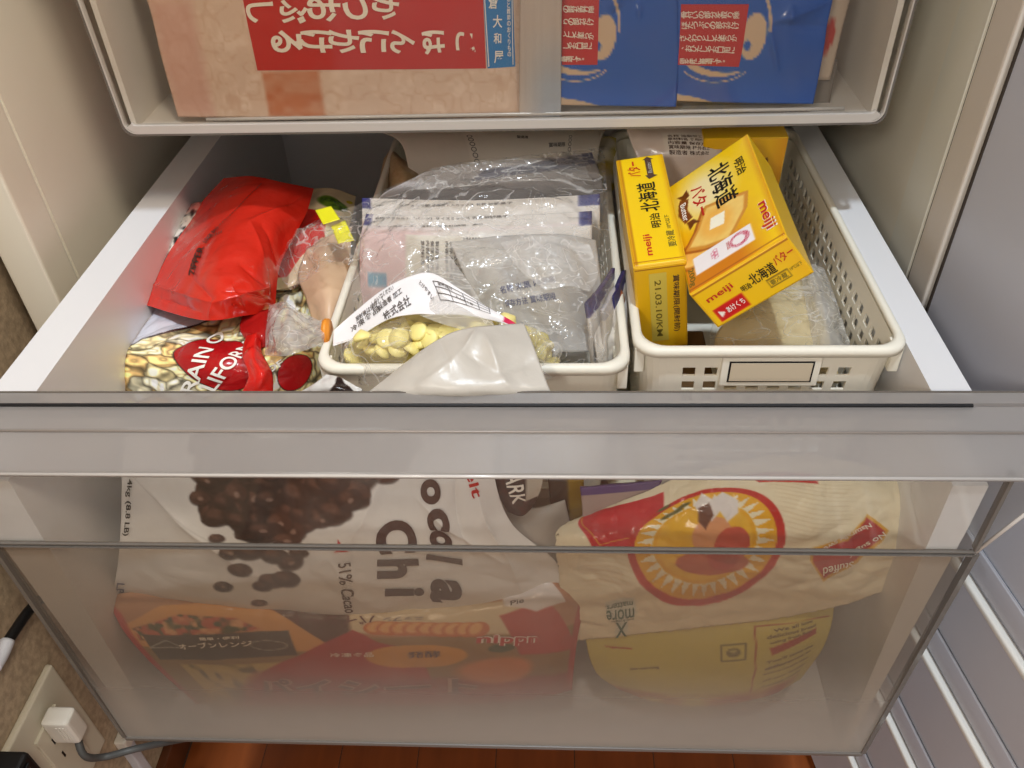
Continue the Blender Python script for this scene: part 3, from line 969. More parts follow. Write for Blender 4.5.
blue_pack('blue_food_pack', 'blue pouch with red label half behind the clear sleeve, left of its twin',
    [[(0.0604,0.226,0.199), (0.0995,0.222,0.1989), (0.1455,0.226,0.1968)], [(0.0605,0.215,0.1648), (0.1006,0.212,0.1647), (0.1415,0.214,0.1632)], [(0.0606,0.209,0.1269), (0.1022,0.207,0.1267), (0.1432,0.209,0.1252)], [(0.0607,0.205,0.0963), (0.1036,0.204,0.0952), (0.1436,0.205,0.0933)]],
    [(0.0578,0.216,0.1802), (0.0869,0.216,0.1795), (0.0866,0.213,0.1647), (0.0864,0.208,0.1232), (0.0613,0.208,0.1237)],
    lambda S: fish(S, 0, 0, dict(head=(0.09,0.209,0.1412), tail=(0.0725,0.207,0.1232), sand=(0.0607,0.205,0.0911))),
    [('の部分を取り除', (0.0625,0.213,0.1589), (0.0828,0.213,0.1584)), ('りの部分だけ', (0.0626,0.212,0.1514), (0.083,0.212,0.1509)), ('とした柔らか', (0.0626,0.211,0.1438), (0.0832,0.211,0.1427)), ('しやお口前に', (0.0626,0.21,0.136), (0.0827,0.21,0.1356)), ('最適です。', (0.062,0.209,0.1282), (0.078,0.209,0.1279))], 21,
    [((0.0949,0.21,0.1565), (0.1015,0.21,0.1715), .004, .003), ((0.0949,0.21,0.1565), (0.1021,0.21,0.1601), -.003, .003), ((0.1126,0.21,0.1624), (0.1138,0.21,0.1535), .002, .0015)])
blue_pack('blue_food_pack', 'blue pouch with red label at the right end of the upper drawer, creased highlights',
    [[(0.1345,0.222,0.198), (0.1887,0.216,0.1979), (0.2463,0.226,0.1943)], [(0.1386,0.212,0.1638), (0.1893,0.208,0.1638), (0.2414,0.214,0.1609)], [(0.1423,0.208,0.1255), (0.1927,0.206,0.1252), (0.2409,0.208,0.1235)], [(0.1439,0.205,0.0977), (0.1919,0.204,0.0958), (0.24,0.205,0.0938)]],
    [(0.1406,0.21,0.1612), (0.1855,0.21,0.1608), (0.1844,0.206,0.1213), (0.1423,0.206,0.1235)],
    lambda S: fish(S, 0, 0, dict(head=(0.1914,0.207,0.1396), tail=(0.1709,0.206,0.1202), sand=(0.1438,0.205,0.0911))),
    [('骨付いの部分を取り除', (0.1424,0.21,0.1554), (0.1804,0.21,0.1545)), ('ほたっぷりの部分だけ', (0.1425,0.21,0.1476), (0.1808,0.21,0.1468)), ('さんわりとした柔らか', (0.1424,0.209,0.1407), (0.1804,0.209,0.1392)), ('、おひたしやお口前に', (0.1429,0.208,0.1337), (0.1805,0.208,0.1322)), ('卵を時に最適です。', (0.1429,0.207,0.1259), (0.1752,0.207,0.1252))], 27,
    [((0.2005,0.208,0.147), (0.2378,0.21,0.1608), .005, .004), ((0.2005,0.208,0.147), (0.2116,0.207,0.119), .003, .002), ((0.2005,0.208,0.147), (0.2399,0.21,0.1442), -.004, .004), ((0.2141,0.208,0.1594), (0.2154,0.21,0.1473), .003, .003)])
bx = sheet('back_pouch', [[(0.2364,0.25,0.1893), (0.2549,0.245,0.1899), (0.2698,0.25,0.1884)], [(0.2342,0.235,0.1552), (0.249,0.23,0.1562), (0.2601,0.235,0.1546)], [(0.2263,0.225,0.1037), (0.2432,0.222,0.1045), (0.2548,0.225,0.1031)]], M['softprint'], None, step=0.003, wr=[(0.002, 30)],
    color=lambda S: mixc(base(S, (206, 186, 166)), m_ell(S, S.ab((0.2488,0.23,0.131)), 0.006, 0.010), (190, 60, 50)), seed=5, pillow=0.01)[0]
tag(bx, 'beige pouch with a red spot peeping out behind the right blue pack', 'food pouch')
gb = sheet('grey_shade_sheet', [[(0.126,0.235,0.1165), (0.1901,0.232,0.1162), (0.2607,0.235,0.1138)], [(0.1294,0.224,0.0775), (0.194,0.222,0.0772), (0.2579,0.224,0.0798)]], M['softprint'], None, step=0.003, wr=[(0.002, 20)],  # grey sheet added for the shade below the blue packs
    color=lambda S: mixc(base(S, (128, 120, 112)), noise2(S, 120, 2) * 0.3, (160, 152, 142)), seed=6, pillow=0.02)[0]
tag(gb, 'dark grey sheet standing in for shade behind the feet of the blue pouches', 'food pack')

# ================================================================== BASKETS
def basket(name, label, x0, x1, y0, y1, z1, z0, taper, holes_front, card, rows_side):
    root = empty(name, ((x0 + x1) / 2, (y0 + y1) / 2, z0))
    tag(root, label, 'basket', 'cream storage baskets in the drawer')
    r = 0.016
    def ring(inset, z, path):
        out = []
        for (kind, a, b) in path:
            if kind == 's':
                out.append(a)
        return out
    pitch, hole = 0.0145, 0.0085
    # perimeter samples: list of (point function of inset, is-hole flag of the segment after it)
    def side(px, py, qx, qy):
        L = math.hypot(qx - px, qy - py)
        n = int((L - 0.004) / pitch)
        m = (L - n * pitch) / 2
        ts = [0.0]; fl = [False]
        t = m + (pitch - hole) / 2
        for k in range(n):
            ts += [t / L, (t + hole) / L]; fl += [True, False]
            t += pitch
        return [((px + (qx - px) * t, py + (qy - py) * t), f) for t, f in zip(ts, fl)]
    X0, X1, Y0, Y1 = x0, x1, y0, y1
    def corner(cx, cy, a0):
        return [((cx + r * math.cos(a0 + k * math.pi / 12), cy + r * math.sin(a0 + k * math.pi / 12)), False) for k in range(0, 6)]
    per = []
    per += [(p, f, 'front') for p, f in side(X0 + r, Y0, X1 - r, Y0)]
    per += [(p, f, '') for p, f in corner(X1 - r, Y0 + r, -math.pi / 2)]
    per += [(p, f, 'side') for p, f in side(X1, Y0 + r, X1, Y1 - r)]
    per += [(p, f, '') for p, f in corner(X1 - r, Y1 - r, 0)]
    per += [(p, f, 'back') for p, f in side(X1 - r, Y1, X0 + r, Y1)]
    per += [(p, f, '') for p, f in corner(X0 + r, Y1 - r, math.pi / 2)]
    per += [(p, f, 'side') for p, f in side(X0, Y1 - r, X0, Y0 + r)]
    per += [(p, f, '') for p, f in corner(X0 + r, Y0 + r, math.pi)]
    cx, cy = (x0 + x1) / 2, (y0 + y1) / 2
    hz = 0.0075
    zp = [z1]
    zf = [False]
    z = z1 - 0.017
    while z - hz > z0 + 0.012:
        zp += [z, z - hz]; zf += [True, False]
        z -= 0.0125
    zp.append(z0)
    n = len(per)
    H = z1 - z0
    def pt(p, z, extra=0.0):
        t = (z1 - z) / H * taper + extra
        fx = (abs(X1 - X0) / 2 - t) / (abs(X1 - X0) / 2); fy = (abs(Y1 - Y0) / 2 - t) / (abs(Y1 - Y0) / 2)
        return (cx + (p[0] - cx) * fx, cy + (p[1] - cy) * fy, z)
    vs = []
    for z in zp:
        for p, f, s in per:
            vs.append(pt(p, z))
    fs = []
    for k in range(len(zp) - 1):
        for i in range(n):
            p, f, s = per[i]
            is_hole = f and zf[k]
            if s == 'front' and is_hole:
                is_hole = holes_front(p[0], zp[k])
            if s == 'back' and k < 2:
                is_hole = is_hole
            if is_hole:
                continue
            j = (i + 1) % n
            fs.append([k * n + i, k * n + j, (k + 1) * n + j, (k + 1) * n + i])
    last = (len(zp) - 1) * n
    fs.append([last + i for i in range(n)][::-1])
    wall = link_mesh('basket_body', vs, fs, M['basket'], root, False)
    md = wall.modifiers.new('wall', 'SOLIDIFY'); md.thickness = 0.0018; md.offset = 0
    # rolled rim
    prof = [(-0.0012, -0.005), (-0.0010, 0.0006), (0.0006, 0.0014), (0.0034, 0.0012), (0.0048, -0.0008), (0.0048, -0.0052), (0.0038, -0.0052), (0.0034, -0.0012), (0.001, -0.0010)]
    prof = [(-a, b) for a, b in prof]
    rv = []
    for p, f, s in per:
        for a, b in prof:
            q = pt(p, z1, a)
            rv.append((q[0], q[1], z1 + b))
    m = len(prof)
    rf = [[i * m + k, ((i + 1) % n) * m + k, ((i + 1) % n) * m + (k + 1) % m, i * m + (k + 1) % m] for i in range(n) for k in range(m)]
    link_mesh('rim', rv, rf, M['basket'], root, True)
    if card:
        c0, c1 = card
        zt, zb = z1 - 0.009, z1 - 0.026
        y = y0 - 0.0035
        box('card_holder', (c0 - 0.0045, y, zb - 0.004), (c1 + 0.0045, y0 + 0.003, zt + 0.003), M['basket'], root, bevel=0.001)
        box('card_border', (c0, y - 0.0004, zb), (c1, y + 0.001, zt), M['ink'], root)
        box('name_card', (c0 + 0.0012, y - 0.0008, zb + 0.0012), (c1 - 0.0012, y + 0.001, zt - 0.0012), M['card'], root)
    for s in (-1, 1):
        # moulded corner tab at the front edges
        xx = (x1 + 0.0035) if s > 0 else (x0 - 0.0035)
        box('corner_tab', (min(xx, xx - 0.0065 * s), y0 + 0.004, z1 - 0.024), (max(xx, xx - 0.0065 * s), y0 + 0.016, z1 - 0.004), M['basket'], root, bevel=0.001)
    return root
BY0 = 0.043
ZR = -0.004
cR = (((0.196,0.04,-0.0167))[0] + 0.0)
basket('storage_basket', 'cream basket at the right with a blank name card, holding yellow cartons', 0.1125, 0.2765, BY0, 0.372, 0.0015, -0.140, 0.010,
       lambda x, z: (z < -0.026) or (x < cR - 0.032) or (x > cR + 0.030), (cR - 0.027, cR + 0.027), 7)
basket('storage_basket', 'cream basket in the middle of the drawer, full of film wrapped pouches', -0.0935, 0.1005, 0.031, 0.385, -0.003, -0.140, 0.010,
       lambda x, z: z < -0.050, None, 7)

# ================================================================== YELLOW CARTONS
YEL = (246, 204, 22)
def carton(name, label, o, A, B, N, a, b, c, face, faces):
    """o = corner of the top face, A along a, B along b, N outwards; thickness c"""
    o, A, B, N = (np.array(t, float) for t in (o, A, B, N))
    root_at = o + 0.5 * a * A + 0.5 * b * B - c * N
    root = empty(name, tuple(root_at))
    tag(root, label, 'carton', 'yellow cartons in the right basket')
    V = []
    bm = bmesh.new()
    box_bm(bm, (0, 0, -c), (a, b, 0), 0.0008, 2)
    for v in bm.verts:
        q = o + A * v.co.x + B * v.co.y + N * v.co.z
        v.co = Vector(q)
    bmesh.ops.recalc_face_normals(bm, faces=bm.faces)
    bm_object('carton_body', bm, plain('yellow_card', (232, 184, 24), 0.35), root)
    out = []
    for (p, du, lu, dv, lv, fn, nm) in faces(o, A, B, N, a, b, c):
        e = 0.0008
        p = p + 0.0
        net = [[p + du * e + dv * e, p + du * (lu - e) + dv * e], [p + du * e + dv * (lv - e), p + du * (lu - e) + dv * (lv - e)]]
        nrm = np.cross(dv, du)
        net = np.array(net) + nrm * 0.0003
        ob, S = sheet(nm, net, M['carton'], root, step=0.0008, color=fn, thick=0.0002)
        out.append((ob, S))
    return root, out

def q(S, x, y):      # fraction of the face to sheet metres
    return np.array([x * S.Lu, y * S.Lv])

def f_long(S):       # narrow long side
    im = base(S, (246, 204, 18))
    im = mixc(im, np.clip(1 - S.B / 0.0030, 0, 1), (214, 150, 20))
    im = mixc(im, m_line(S, q(S, 0, .06), q(S, 1, .06), 0.0007), (150, 70, 20))
    im = mixc(im, m_line(S, q(S, 0.025, 0), q(S, 0.025, 1), 0.0008), (170, 86, 30))
    im = mixc(im, np.clip((S.B - S.Lv + 0.0035) / 0.004, 0, 1), (220, 160, 20))
    return im

def f_end(S):
    im = base(S, (238, 184, 20))
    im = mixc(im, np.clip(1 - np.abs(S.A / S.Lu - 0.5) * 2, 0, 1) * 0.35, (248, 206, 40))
    im = mixc(im, m_line(S, q(S, 0, .03), q(S, 1, .03), 0.0009), (150, 80, 30))
    return im

def f_big(S):        # reads with text baseline along +a of the sheet
    t = np.clip(S.W * 1.1, 0, 1)
    im = base(S, (246, 202, 20))
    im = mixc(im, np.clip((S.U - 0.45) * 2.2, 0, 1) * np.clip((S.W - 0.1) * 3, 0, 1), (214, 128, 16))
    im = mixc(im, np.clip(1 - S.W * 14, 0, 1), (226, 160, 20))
    # pale glow behind the words
    im = mixc(im, m_ell(S, q(S, .27, .62), 0.030, 0.020, 0, 0.02) * 0.9, (250, 236, 190))
    # toast: two slices
    def slice_(cx, cy, rot, s, im, crust):
        pts = [(-1, -.75), (-.3, -.98), (.9, -.8), (1.0, .1), (.92, .85), (.1, .75), (-.9, .85), (-1.0, 0)]
        c, sn = math.cos(rot), math.sin(rot)
        P = [np.array([cx + s * (c * x - sn * y * .9), cy + s * (sn * x + c * y * .9)]) for x, y in pts]
        im = mixc(im, m_poly(S, [p + np.array([0.001, 0.0028]) for p in P]), (176, 98, 26))
        im = mixc(im, m_poly(S, P), crust)
        Q = [np.array([cx, cy]) + (p - np.array([cx, cy])) * 0.86 for p in P]
        n = noise2(S, 300, 5)
        im = mixc(im, m_poly(S, Q, 0.0015) * (0.75 + 0.25 * n), (250, 214, 120))
        im = mixc(im, m_ell(S, (cx - 0.001, cy + 0.001), s * .7, s * .5, 0, 0.006) * 0.55, (244, 170, 60))
        return im
    im = slice_(0.735 * S.Lu, 0.86 * S.Lv, 0.35, 0.0135, im, (206, 130, 40))
    im = slice_(0.595 * S.Lu, 0.56 * S.Lv, 0.5, 0.0235, im, (214, 146, 52))
    im = mixc(im, m_poly(S, [np.array([.54 * S.Lu, .46 * S.Lv]), np.array([.64 * S.Lu, .50 * S.Lv]), np.array([.62 * S.Lu, .66 * S.Lv]), np.array([.53 * S.Lu, .62 * S.Lv])]), (255, 250, 226))
    # ribbon
    rb = [(.20, .90), (.235, .80), (.33, .84), (.42, .80), (.44, .90), (.335, .955), (.24, .93)]
    im = mixc(im, m_poly(S, [q(S, x, y) for x, y in rb]), (128, 66, 24))
    for pts in ([(.14, .80), (.21, .78), (.23, .86), (.155, .93), (.17, .86)], [(.44, .80), (.50, .73), (.485, .80), (.52, .86), (.44, .88)]):
        im = mixc(im, m_poly(S, [q(S, x, y) for x, y in pts]), (106, 52, 18))
    # white badge at the right
    bd = [(.765, .26), (.905, .26), (.905, .90), (.765, .90)]
    im = mixc(im, m_poly(S, [q(S, x, y) for x, y in bd]), (246, 240, 240))
    c = q(S, .83, .40)
    ang = np.arctan2(S.B - c[1], S.A - c[0])
    ringm = np.clip(m_ell(S, c, 0.0070, 0.0070) - m_ell(S, c + np.array([0, 0.0006]), 0.0044, 0.0044), 0, 1)
    chk = ((np.floor(ang * 24 / (2 * math.pi)) + np.floor(np.hypot(S.A - c[0], S.B - c[1]) / 0.0011)) % 2)
    im = mixc(im, ringm * (0.35 + 0.65 * chk), (196, 60, 90))
    for k, (dx, dy) in enumerate(((-.0034, 0), (0, 0), (.0034, 0), (-.0017, .0017), (.0017, .0017))):
        cc = q(S, .83, .66) + np.array([dx, dy])
        im = mixc(im, np.clip(m_ell(S, cc, 0.0018, 0.0018, 0, .0004) - m_ell(S, cc, 0.0013, 0.0013, 0, .0004), 0, 1), (206, 90, 120))
    im = mixc(im, m_line(S, q(S, .985, 0), q(S, .985, 1), 0.0008), (150, 70, 30))
    return im

def f_short(S):      # end face of the tilted carton
    im = base(S, (244, 196, 14))
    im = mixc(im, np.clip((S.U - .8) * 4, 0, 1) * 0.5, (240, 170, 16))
    im = mixc(im, m_line(S, q(S, 0, .04), q(S, 1, .04), 0.0009), (150, 70, 20))
    im = mixc(im, m_poly(S, [q(S, .06, .58), q(S, .38, .56), q(S, .38, .92), q(S, .06, .94)], 0.001), (206, 24, 24))
    im = mixc(im, m_poly(S, [q(S, .09, .66), q(S, .15, .76), q(S, .09, .86)], 0.0005), (250, 240, 230))
    im = mixc(im, np.clip(m_poly(S, [q(S, .62, .60), q(S, .84, .60), q(S, .84, .84), q(S, .62, .84)], .0004) - m_poly(S, [q(S, .63, .64), q(S, .83, .64), q(S, .83, .80), q(S, .63, .80)], .0004), 0, 1), (120, 90, 20))
    return im

# left carton standing on edge: measured pose
Rl = np.array([[0.9913, -0.042, -0.1245], [0.0236, 0.989, -0.146], [0.1293, 0.1418, 0.9814]])
ol = np.array([0.1075, 0.0808, 0.0375])
def faces_left(o, A, B, N, a, b, c):
    # top side (text runs away from the front), end face towards the camera
    return [(o + a * A * 0, B, b, A, a, f_long, 'printed_side'), (o, A, a, -N, c, f_end, 'printed_end')]
# top sheet: u along B (away), v along A (to the right)
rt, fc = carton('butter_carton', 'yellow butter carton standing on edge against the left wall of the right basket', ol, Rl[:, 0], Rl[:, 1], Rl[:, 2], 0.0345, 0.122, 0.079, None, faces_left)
S = fc[0][1]
def lt(S, s, x0, y0, x1, y1, h, m, par, sk=0):
    return letter_ab(S, s, q(S, x0, y0), q(S, x1, y1), h, m, par, eps=0.0003, cut=0, skew=sk)
lt(S, 'meiji', .07, .36, .25, .36, .0060, M['ink_red'], fc[0][0])
lt(S, '明治', .30, .58, .43, .58, .0070, M['ink'], fc[0][0])
lt(S, '北海道', .45, .52, .73, .52, .0135, M['ink'], fc[0][0])
lt(S, 'バター', .80, .33, .96, .33, .0095, M['ink_red'], fc[0][0])
lt(S, '要冷蔵', .12, .82, .26, .82, .0055, M['ink_olive'], fc[0][0])
lt(S, '10℃以下', .28, .82, .40, .82, .0032, M['ink_olive'], fc[0][0])
ab = [q(S, x, y) for x, y in ((.76, .62), (.80, .55), (.80, .60), (.96, .60), (.96, .55), (.99, .66), (.96, .80), (.96, .74), (.80, .74), (.79, .82))]
rib = wrap2d('ribbon', S, ab, [list(range(len(ab)))], M['ink_brown'], fc[0][0], 0.0003, 0)
lt(S, 'Butter', .82, .67, .94, .67, .0030, M['ink_white'], fc[0][0])
S = fc[1][1]
dsk = wrap2d('date_strip', S, [q(S, .27, .08), q(S, .62, .08), q(S, .62, .90), q(S, .27, .90)], [[0, 3, 2, 1]], plain('pale_yellow_strip', (222, 198, 84), 0.4), fc[1][0], 0.0002, 0)
lt(S, '21.03.10/KM', .44, .16, .44, .84, .0042, M['ink_olive'], fc[1][0])
lt(S, '賞味期限(開封前)', .80, .12, .80, .80, .0048, M['ink_brown'], fc[1][0])

# big carton lying tilted on its long edge
Rb = np.array([[0.778, 0.0049, -0.6283], [-0.0145, 0.9998, -0.0102], [0.6281, 0.017, 0.7779]])
ob_ = np.array([0.1401, 0.0514, 0.0361])
def faces_big(o, A, B, N, a, b, c):
    return [(o + b * B + a * A, -B, b, -A, a, f_big, 'printed_front'), (o, A, a, -N, c, f_short, 'printed_end')]
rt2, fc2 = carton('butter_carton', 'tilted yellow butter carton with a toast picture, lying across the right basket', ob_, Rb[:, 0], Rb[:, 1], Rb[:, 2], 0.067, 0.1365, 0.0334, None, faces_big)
S = fc2[0][1]
lt(S, '明治', .17, .17, .33, .17, .0075, M['ink'], fc2[0][0])
lt(S, '北海道', .10, .40, .50, .40, .0170, M['ink'], fc2[0][0])
lt(S, 'バター', .17, .68, .47, .68, .0110, M['ink_red'], fc2[0][0])
lt(S, 'Butter', .25, .875, .42, .875, .0045, M['ink_white'], fc2[0][0])
lt(S, 'meiji', .66, .10, .90, .10, .0100, M['ink_white'], fc2[0][0], 0)
letter_ab(S, 'meiji', q(S, .665, .10), q(S, .895, .10), .0084, M['ink_red'], fc2[0][0], eps=0.0006, cut=0)
lt(S, 'TOKYO 2020', .80, .52, .86, .52, .0022, M['ink_red'], fc2[0][0])
lt(S, '200g', .83, .95, .97, .95, .0050, M['ink_olive'], fc2[0][0])
S = fc2[1][1]
lt(S, 'meiji', .08, .33, .36, .30, .0058, M['ink_red'], fc2[1][0])
lt(S, 'あけくち', .17, .75, .36, .73, .0050, M['ink_white'], fc2[1][0])
lt(S, '明治', .40, .50, .50, .50, .0048, M['ink'], fc2[1][0])
lt(S, '北海道', .51, .42, .77, .42, .0090, M['ink'], fc2[1][0])
lt(S, 'バター', .78, .33, .98, .30, .0070, M['ink_red'], fc2[1][0])
lt(S, '要冷蔵', .645, .72, .815, .72, .0042, M['ink_olive'], fc2[1][0])
lt(S, '10℃以下', .86, .66, .98, .66, .0030, M['ink_olive'], fc2[1][0])
# third carton upright at the back
p3 = np.array((0.2353,0.232,0.0573))
def f_back(S):
    im = base(S, (242, 186, 20))
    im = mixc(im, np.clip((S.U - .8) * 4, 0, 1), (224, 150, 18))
    rbn = [(.50, .16), (.62, .20), (.80, .13), (.84, .22), (.70, .30), (.78, .42), (.66, .40), (.58, .44), (.60, .30)]
    return mixc(im, m_poly(S, [q(S, x, y) for x, y in rbn]), (120, 60, 22))
def faces_back(o, A, B, N, a, b, c):
    return [(o, A, a, B, b, f_back, 'printed_front')]
carton('butter_carton', 'third yellow butter carton standing upright behind the tilted one', p3 - np.array([0.064, 0, 0.0]), np.array([1.0, 0, 0]), np.array([0, 0.05, -0.9987]), np.array([0, -0.9987, -0.05]), 0.064, 0.122, 0.033, None, faces_back)

# ================================================================== RIGHT BASKET: other contents
def label_foil(S):
    im = base(S, (206, 188, 176))
    im = mixc(im, np.clip(noise2(S, 90, 3) * 1.6 - .6, 0, 1) * 0.5, (232, 222, 210))
    im = mixc(im, m_poly(S, [q(S, .30, .18), q(S, .92, .10), q(S, .92, .55), q(S, .30, .60)], .002) * 0.8, (222, 212, 198))
    return im
fp, FS = sheet('foil_packet', [[(0.1128,0.25,0.0588), (0.1431,0.25,0.06), (0.1702,0.25,0.0595), (0.1921,0.25,0.0575)], [(0.1186,0.235,0.0473), (0.1444,0.232,0.0499), (0.1688,0.23,0.0488), (0.186,0.232,0.0476)], [(0.1303,0.222,0.0196), (0.149,0.22,0.0187), (0.1691,0.22,0.0201), (0.1763,0.222,0.0276)]],
    M['glossprint'], None, step=0.0016, wr=[(0.004, 45)], color=label_foil, seed=12, pillow=0.012)
tag(fp, 'crinkled pale foil packet with a printed label behind the yellow cartons', 'food packet')
for k, s in enumerate(('名称 油脂加工食品', '原材料名 食用植物油', '内容量 保存方法', '賞味期限 枠外右上', '製造者 株式会社')):
    z = 0.26 + 0.075 * k
    letter_ab(FS, s, q(FS, .34, z), q(FS, .80, z - .02), .0032, M['ink_brown'], fp, cut=0)
def slab(S):
    im = base(S, (218, 200, 154))
    im = mixc(im, noise2(S, 60, 2) * 0.35, (220, 202, 158))
    return im
st = empty('sliced_block', (0.215,0.0916,-0.03))
tag(st, 'film wrapped stack of pale beige slices under the tilted yellow carton', 'sliced food')
for k in range(4):
    d = 0.0014 * k
    sheet('slice', [[(0.2114,0.1609,-0.028), (0.24,0.1788,-0.028), (0.2575,0.1814,-0.028)], [(0.1908,0.1251,-0.026), (0.2186,0.1322,-0.024), (0.2497,0.1388,-0.027)], [(0.1708,0.095,-0.028), (0.2094,0.1026,-0.025), (0.2509,0.11,-0.028)], [(0.1669,0.0651,-0.032), (0.2025,0.0626,-0.03), (0.2471,0.0674,-0.034)]],
        M['softprint'], st, step=0.003, wr=[(0.0016, 30)], color=slab, seed=14, thick=0.003) if k == 0 else \
    sheet('slice', (np.array([[(0.2131,0.1669,-0.032), (0.2597,0.1877,-0.032)], [(0.1681,0.0701,-0.036), (0.2492,0.0723,-0.038)]]) + np.array([0.0022 * k, 0, -0.0042 * k])).tolist(),
        M['softprint'], st, step=0.006, wr=[(0.0008, 30)], color=slab, seed=14 + k, thick=0.0032)
o, _S = sheet('film_wrap', [[(0.205,0.1529,-0.02), (0.2449,0.1744,-0.018), (0.2637,0.1805,-0.022)], [(0.1672,0.0961,-0.02), (0.2063,0.0958,-0.014), (0.2562,0.1138,-0.022)], [(0.1651,0.0577,-0.026), (0.2058,0.0527,-0.022), (0.2563,0.0717,-0.034)]],
    M['film'], st, step=0.0022, wr=[(0.006, 40), (0.003, 90)], seed=15, single=True)
o, _S = sheet('twisted_film_end', [[(0.2441,0.169,-0.02), (0.2521,0.1682,-0.016), (0.2632,0.1719,-0.022)], [(0.2393,0.1243,-0.024), (0.2486,0.1206,-0.018), (0.2644,0.1298,-0.028)], [(0.2359,0.08,-0.03), (0.2455,0.0745,-0.024), (0.2648,0.0922,-0.036)]],
    M['film_milky'], st, step=0.0015, wr=[(0.008, 70)], seed=16, single=True)
dk = box('brown_packet', (0.141, 0.048, -0.062), (0.168, 0.125, -0.046), plain('brown_card', (96, 72, 46), 0.5), bevel=0.002)
tag(dk, 'small dark brown packet lying between the cartons and the beige slices', 'food packet')

# ================================================================== LEFT CHANNEL: walnut bag
def walnut(S):
    im = base(S, (214, 216, 226))
    X = S.U; Y = S.W
    nb = m_poly(S, [q(S, -.02, .66), q(S, .12, .50), q(S, .30, .40), q(S, 1.02, .10), q(S, 1.02, 1.02), q(S, -.02, 1.02)], .001)
    im = mixc(im, m_poly(S, [q(S, -.02, .645), q(S, .12, .485), q(S, .30, .385), q(S, 1.02, .085), q(S, 1.02, 1.02), q(S, -.02, 1.02)], .0006), (26, 20, 18))
    im = nuts(S, im, nb, 0.0180, 3)
    for c, ra, rb, an in ((q(S, .40, .70), .033, .040, -.5), (q(S, .78, .80), .017, .022, .6)):
        im = mixc(im, m_ell(S, c, ra + .001, rb + .001, an), (24, 16, 14))
        im = mixc(im, m_ell(S, c, ra, rb, an), (176, 22, 26))
    return im
wb = empty('walnut_bag', (-0.2015,0.0843,-0.08))
tag(wb, 'folded bag of shelled walnuts with a red zip top at the left of the drawer', 'food bag')
WN = [[(-0.2745,0.2123,-0.06), (-0.2368,0.22,-0.052), (-0.2016,0.2405,-0.055), (-0.1722,0.2602,-0.055), (-0.1548,0.2681,-0.06)],
      [(-0.28,0.1794,-0.055), (-0.2243,0.1629,-0.042), (-0.185,0.1812,-0.045), (-0.1533,0.1882,-0.045), (-0.1315,0.1955,-0.055)],
      [(-0.2887,0.1312,-0.058), (-0.2143,0.0964,-0.03), (-0.168,0.0944,-0.026), (-0.1384,0.1057,-0.03), (-0.116,0.1325,-0.05)],
      [(-0.2848,0.1083,-0.062), (-0.2031,0.0637,-0.03), (-0.1577,0.0587,-0.026), (-0.1302,0.0705,-0.032), (-0.1115,0.099,-0.055)],
      [(-0.2741,0.0761,-0.085), (-0.2093,0.052,-0.065), (-0.1636,0.0488,-0.062), (-0.1331,0.0543,-0.065), (-0.1052,0.0697,-0.075)]]
o, WS = sheet('bag_body', WN, M['glossprint'], wb, step=0.0010, wr=[(0.005, 28), (0.002, 60)], color=walnut, seed=31, pillow=0.05)
lettering(WS, 'GRAIN O', (-0.2103,0.0486,-0.06), (-0.1926,0.1091,-0.035), 0.011, M['ink_white'], wb, eps=0.0010, bold=0.016)
lettering(WS, 'CALIFORNIA', (-0.2031,0.0402,-0.06), (-0.1624,0.1126,-0.035), 0.0125, M['ink_white'], wb, eps=0.0010, bold=0.016)
lettering(WS, 'OF', (-0.1489,0.0691,-0.04), (-0.1401,0.0805,-0.04), 0.008, M['ink_white'], wb, eps=0.0010, bold=0.016)
def red(S):
    im = base(S, (206, 40, 26))
    return mixc(im, noise2(S, 25, 2) * 0.25, (226, 60, 40))
o, RS = sheet('red_zip_top', [
    [(-0.2411,0.301,-0.004), (-0.2084,0.2797,0.008), (-0.177,0.2675,0.008), (-0.1553,0.2833,-0.006)],
    [(-0.2524,0.2711,-0.01), (-0.2039,0.2356,0.01), (-0.1715,0.2245,0.01), (-0.1517,0.2399,-0.006)],
    [(-0.2653,0.2487,-0.022), (-0.1984,0.1857,0.012), (-0.1662,0.1824,0.01), (-0.156,0.2172,-0.012)],
    [(-0.2692,0.2015,-0.03), (-0.1953,0.1358,0.012), (-0.1636,0.1358,0.01), (-0.157,0.168,-0.012)],
    [(-0.2739,0.1777,-0.038), (-0.1915,0.1028,0.006), (-0.1616,0.1054,0.004), (-0.1543,0.1355,-0.02)],
    [(-0.2808,0.165,-0.046), (-0.1972,0.0939,-0.012), (-0.167,0.1013,-0.014), (-0.1544,0.13,-0.03)]],
    M['redfilm'], wb, step=0.0012, wr=[(0.006, 15), (0.0022, 36)], color=red, seed=41, pillow=0.012,
    folds=[((-0.241,0.1227,0), (-0.1854,0.099,0), .0032, .004), ((-0.1854,0.099,0), (-0.1509,0.1164,0), .0036, .004), ((-0.2144,0.1331,0), (-0.1854,0.099,0), -.0028, .004), ((-0.1854,0.099,0), (-0.1821,0.0795,0), .003, .003),
           ((-0.1812,0.1493,0), (-0.1553,0.1217,0), -.003, .004), ((-0.1915,0.2132,0), (-0.1683,0.2396,0), .0030, .004), ((-0.1915,0.2132,0), (-0.165,0.1575,0), .0024, .005), ((-0.17,0.2397,0), (-0.1605,0.2571,0), -.003, .004),
           ((-0.1843,0.1142,0), (-0.144,0.101,0), -.0028, .003), ((-0.2306,0.107,0), (-0.1915,0.0868,0), -.0024, .003), ((-0.1784,0.1193,0), (-0.1593,0.0889,0), .0024, .003), ((-0.1798,0.2065,0), (-0.1526,0.1516,0), -.0024, .004)])
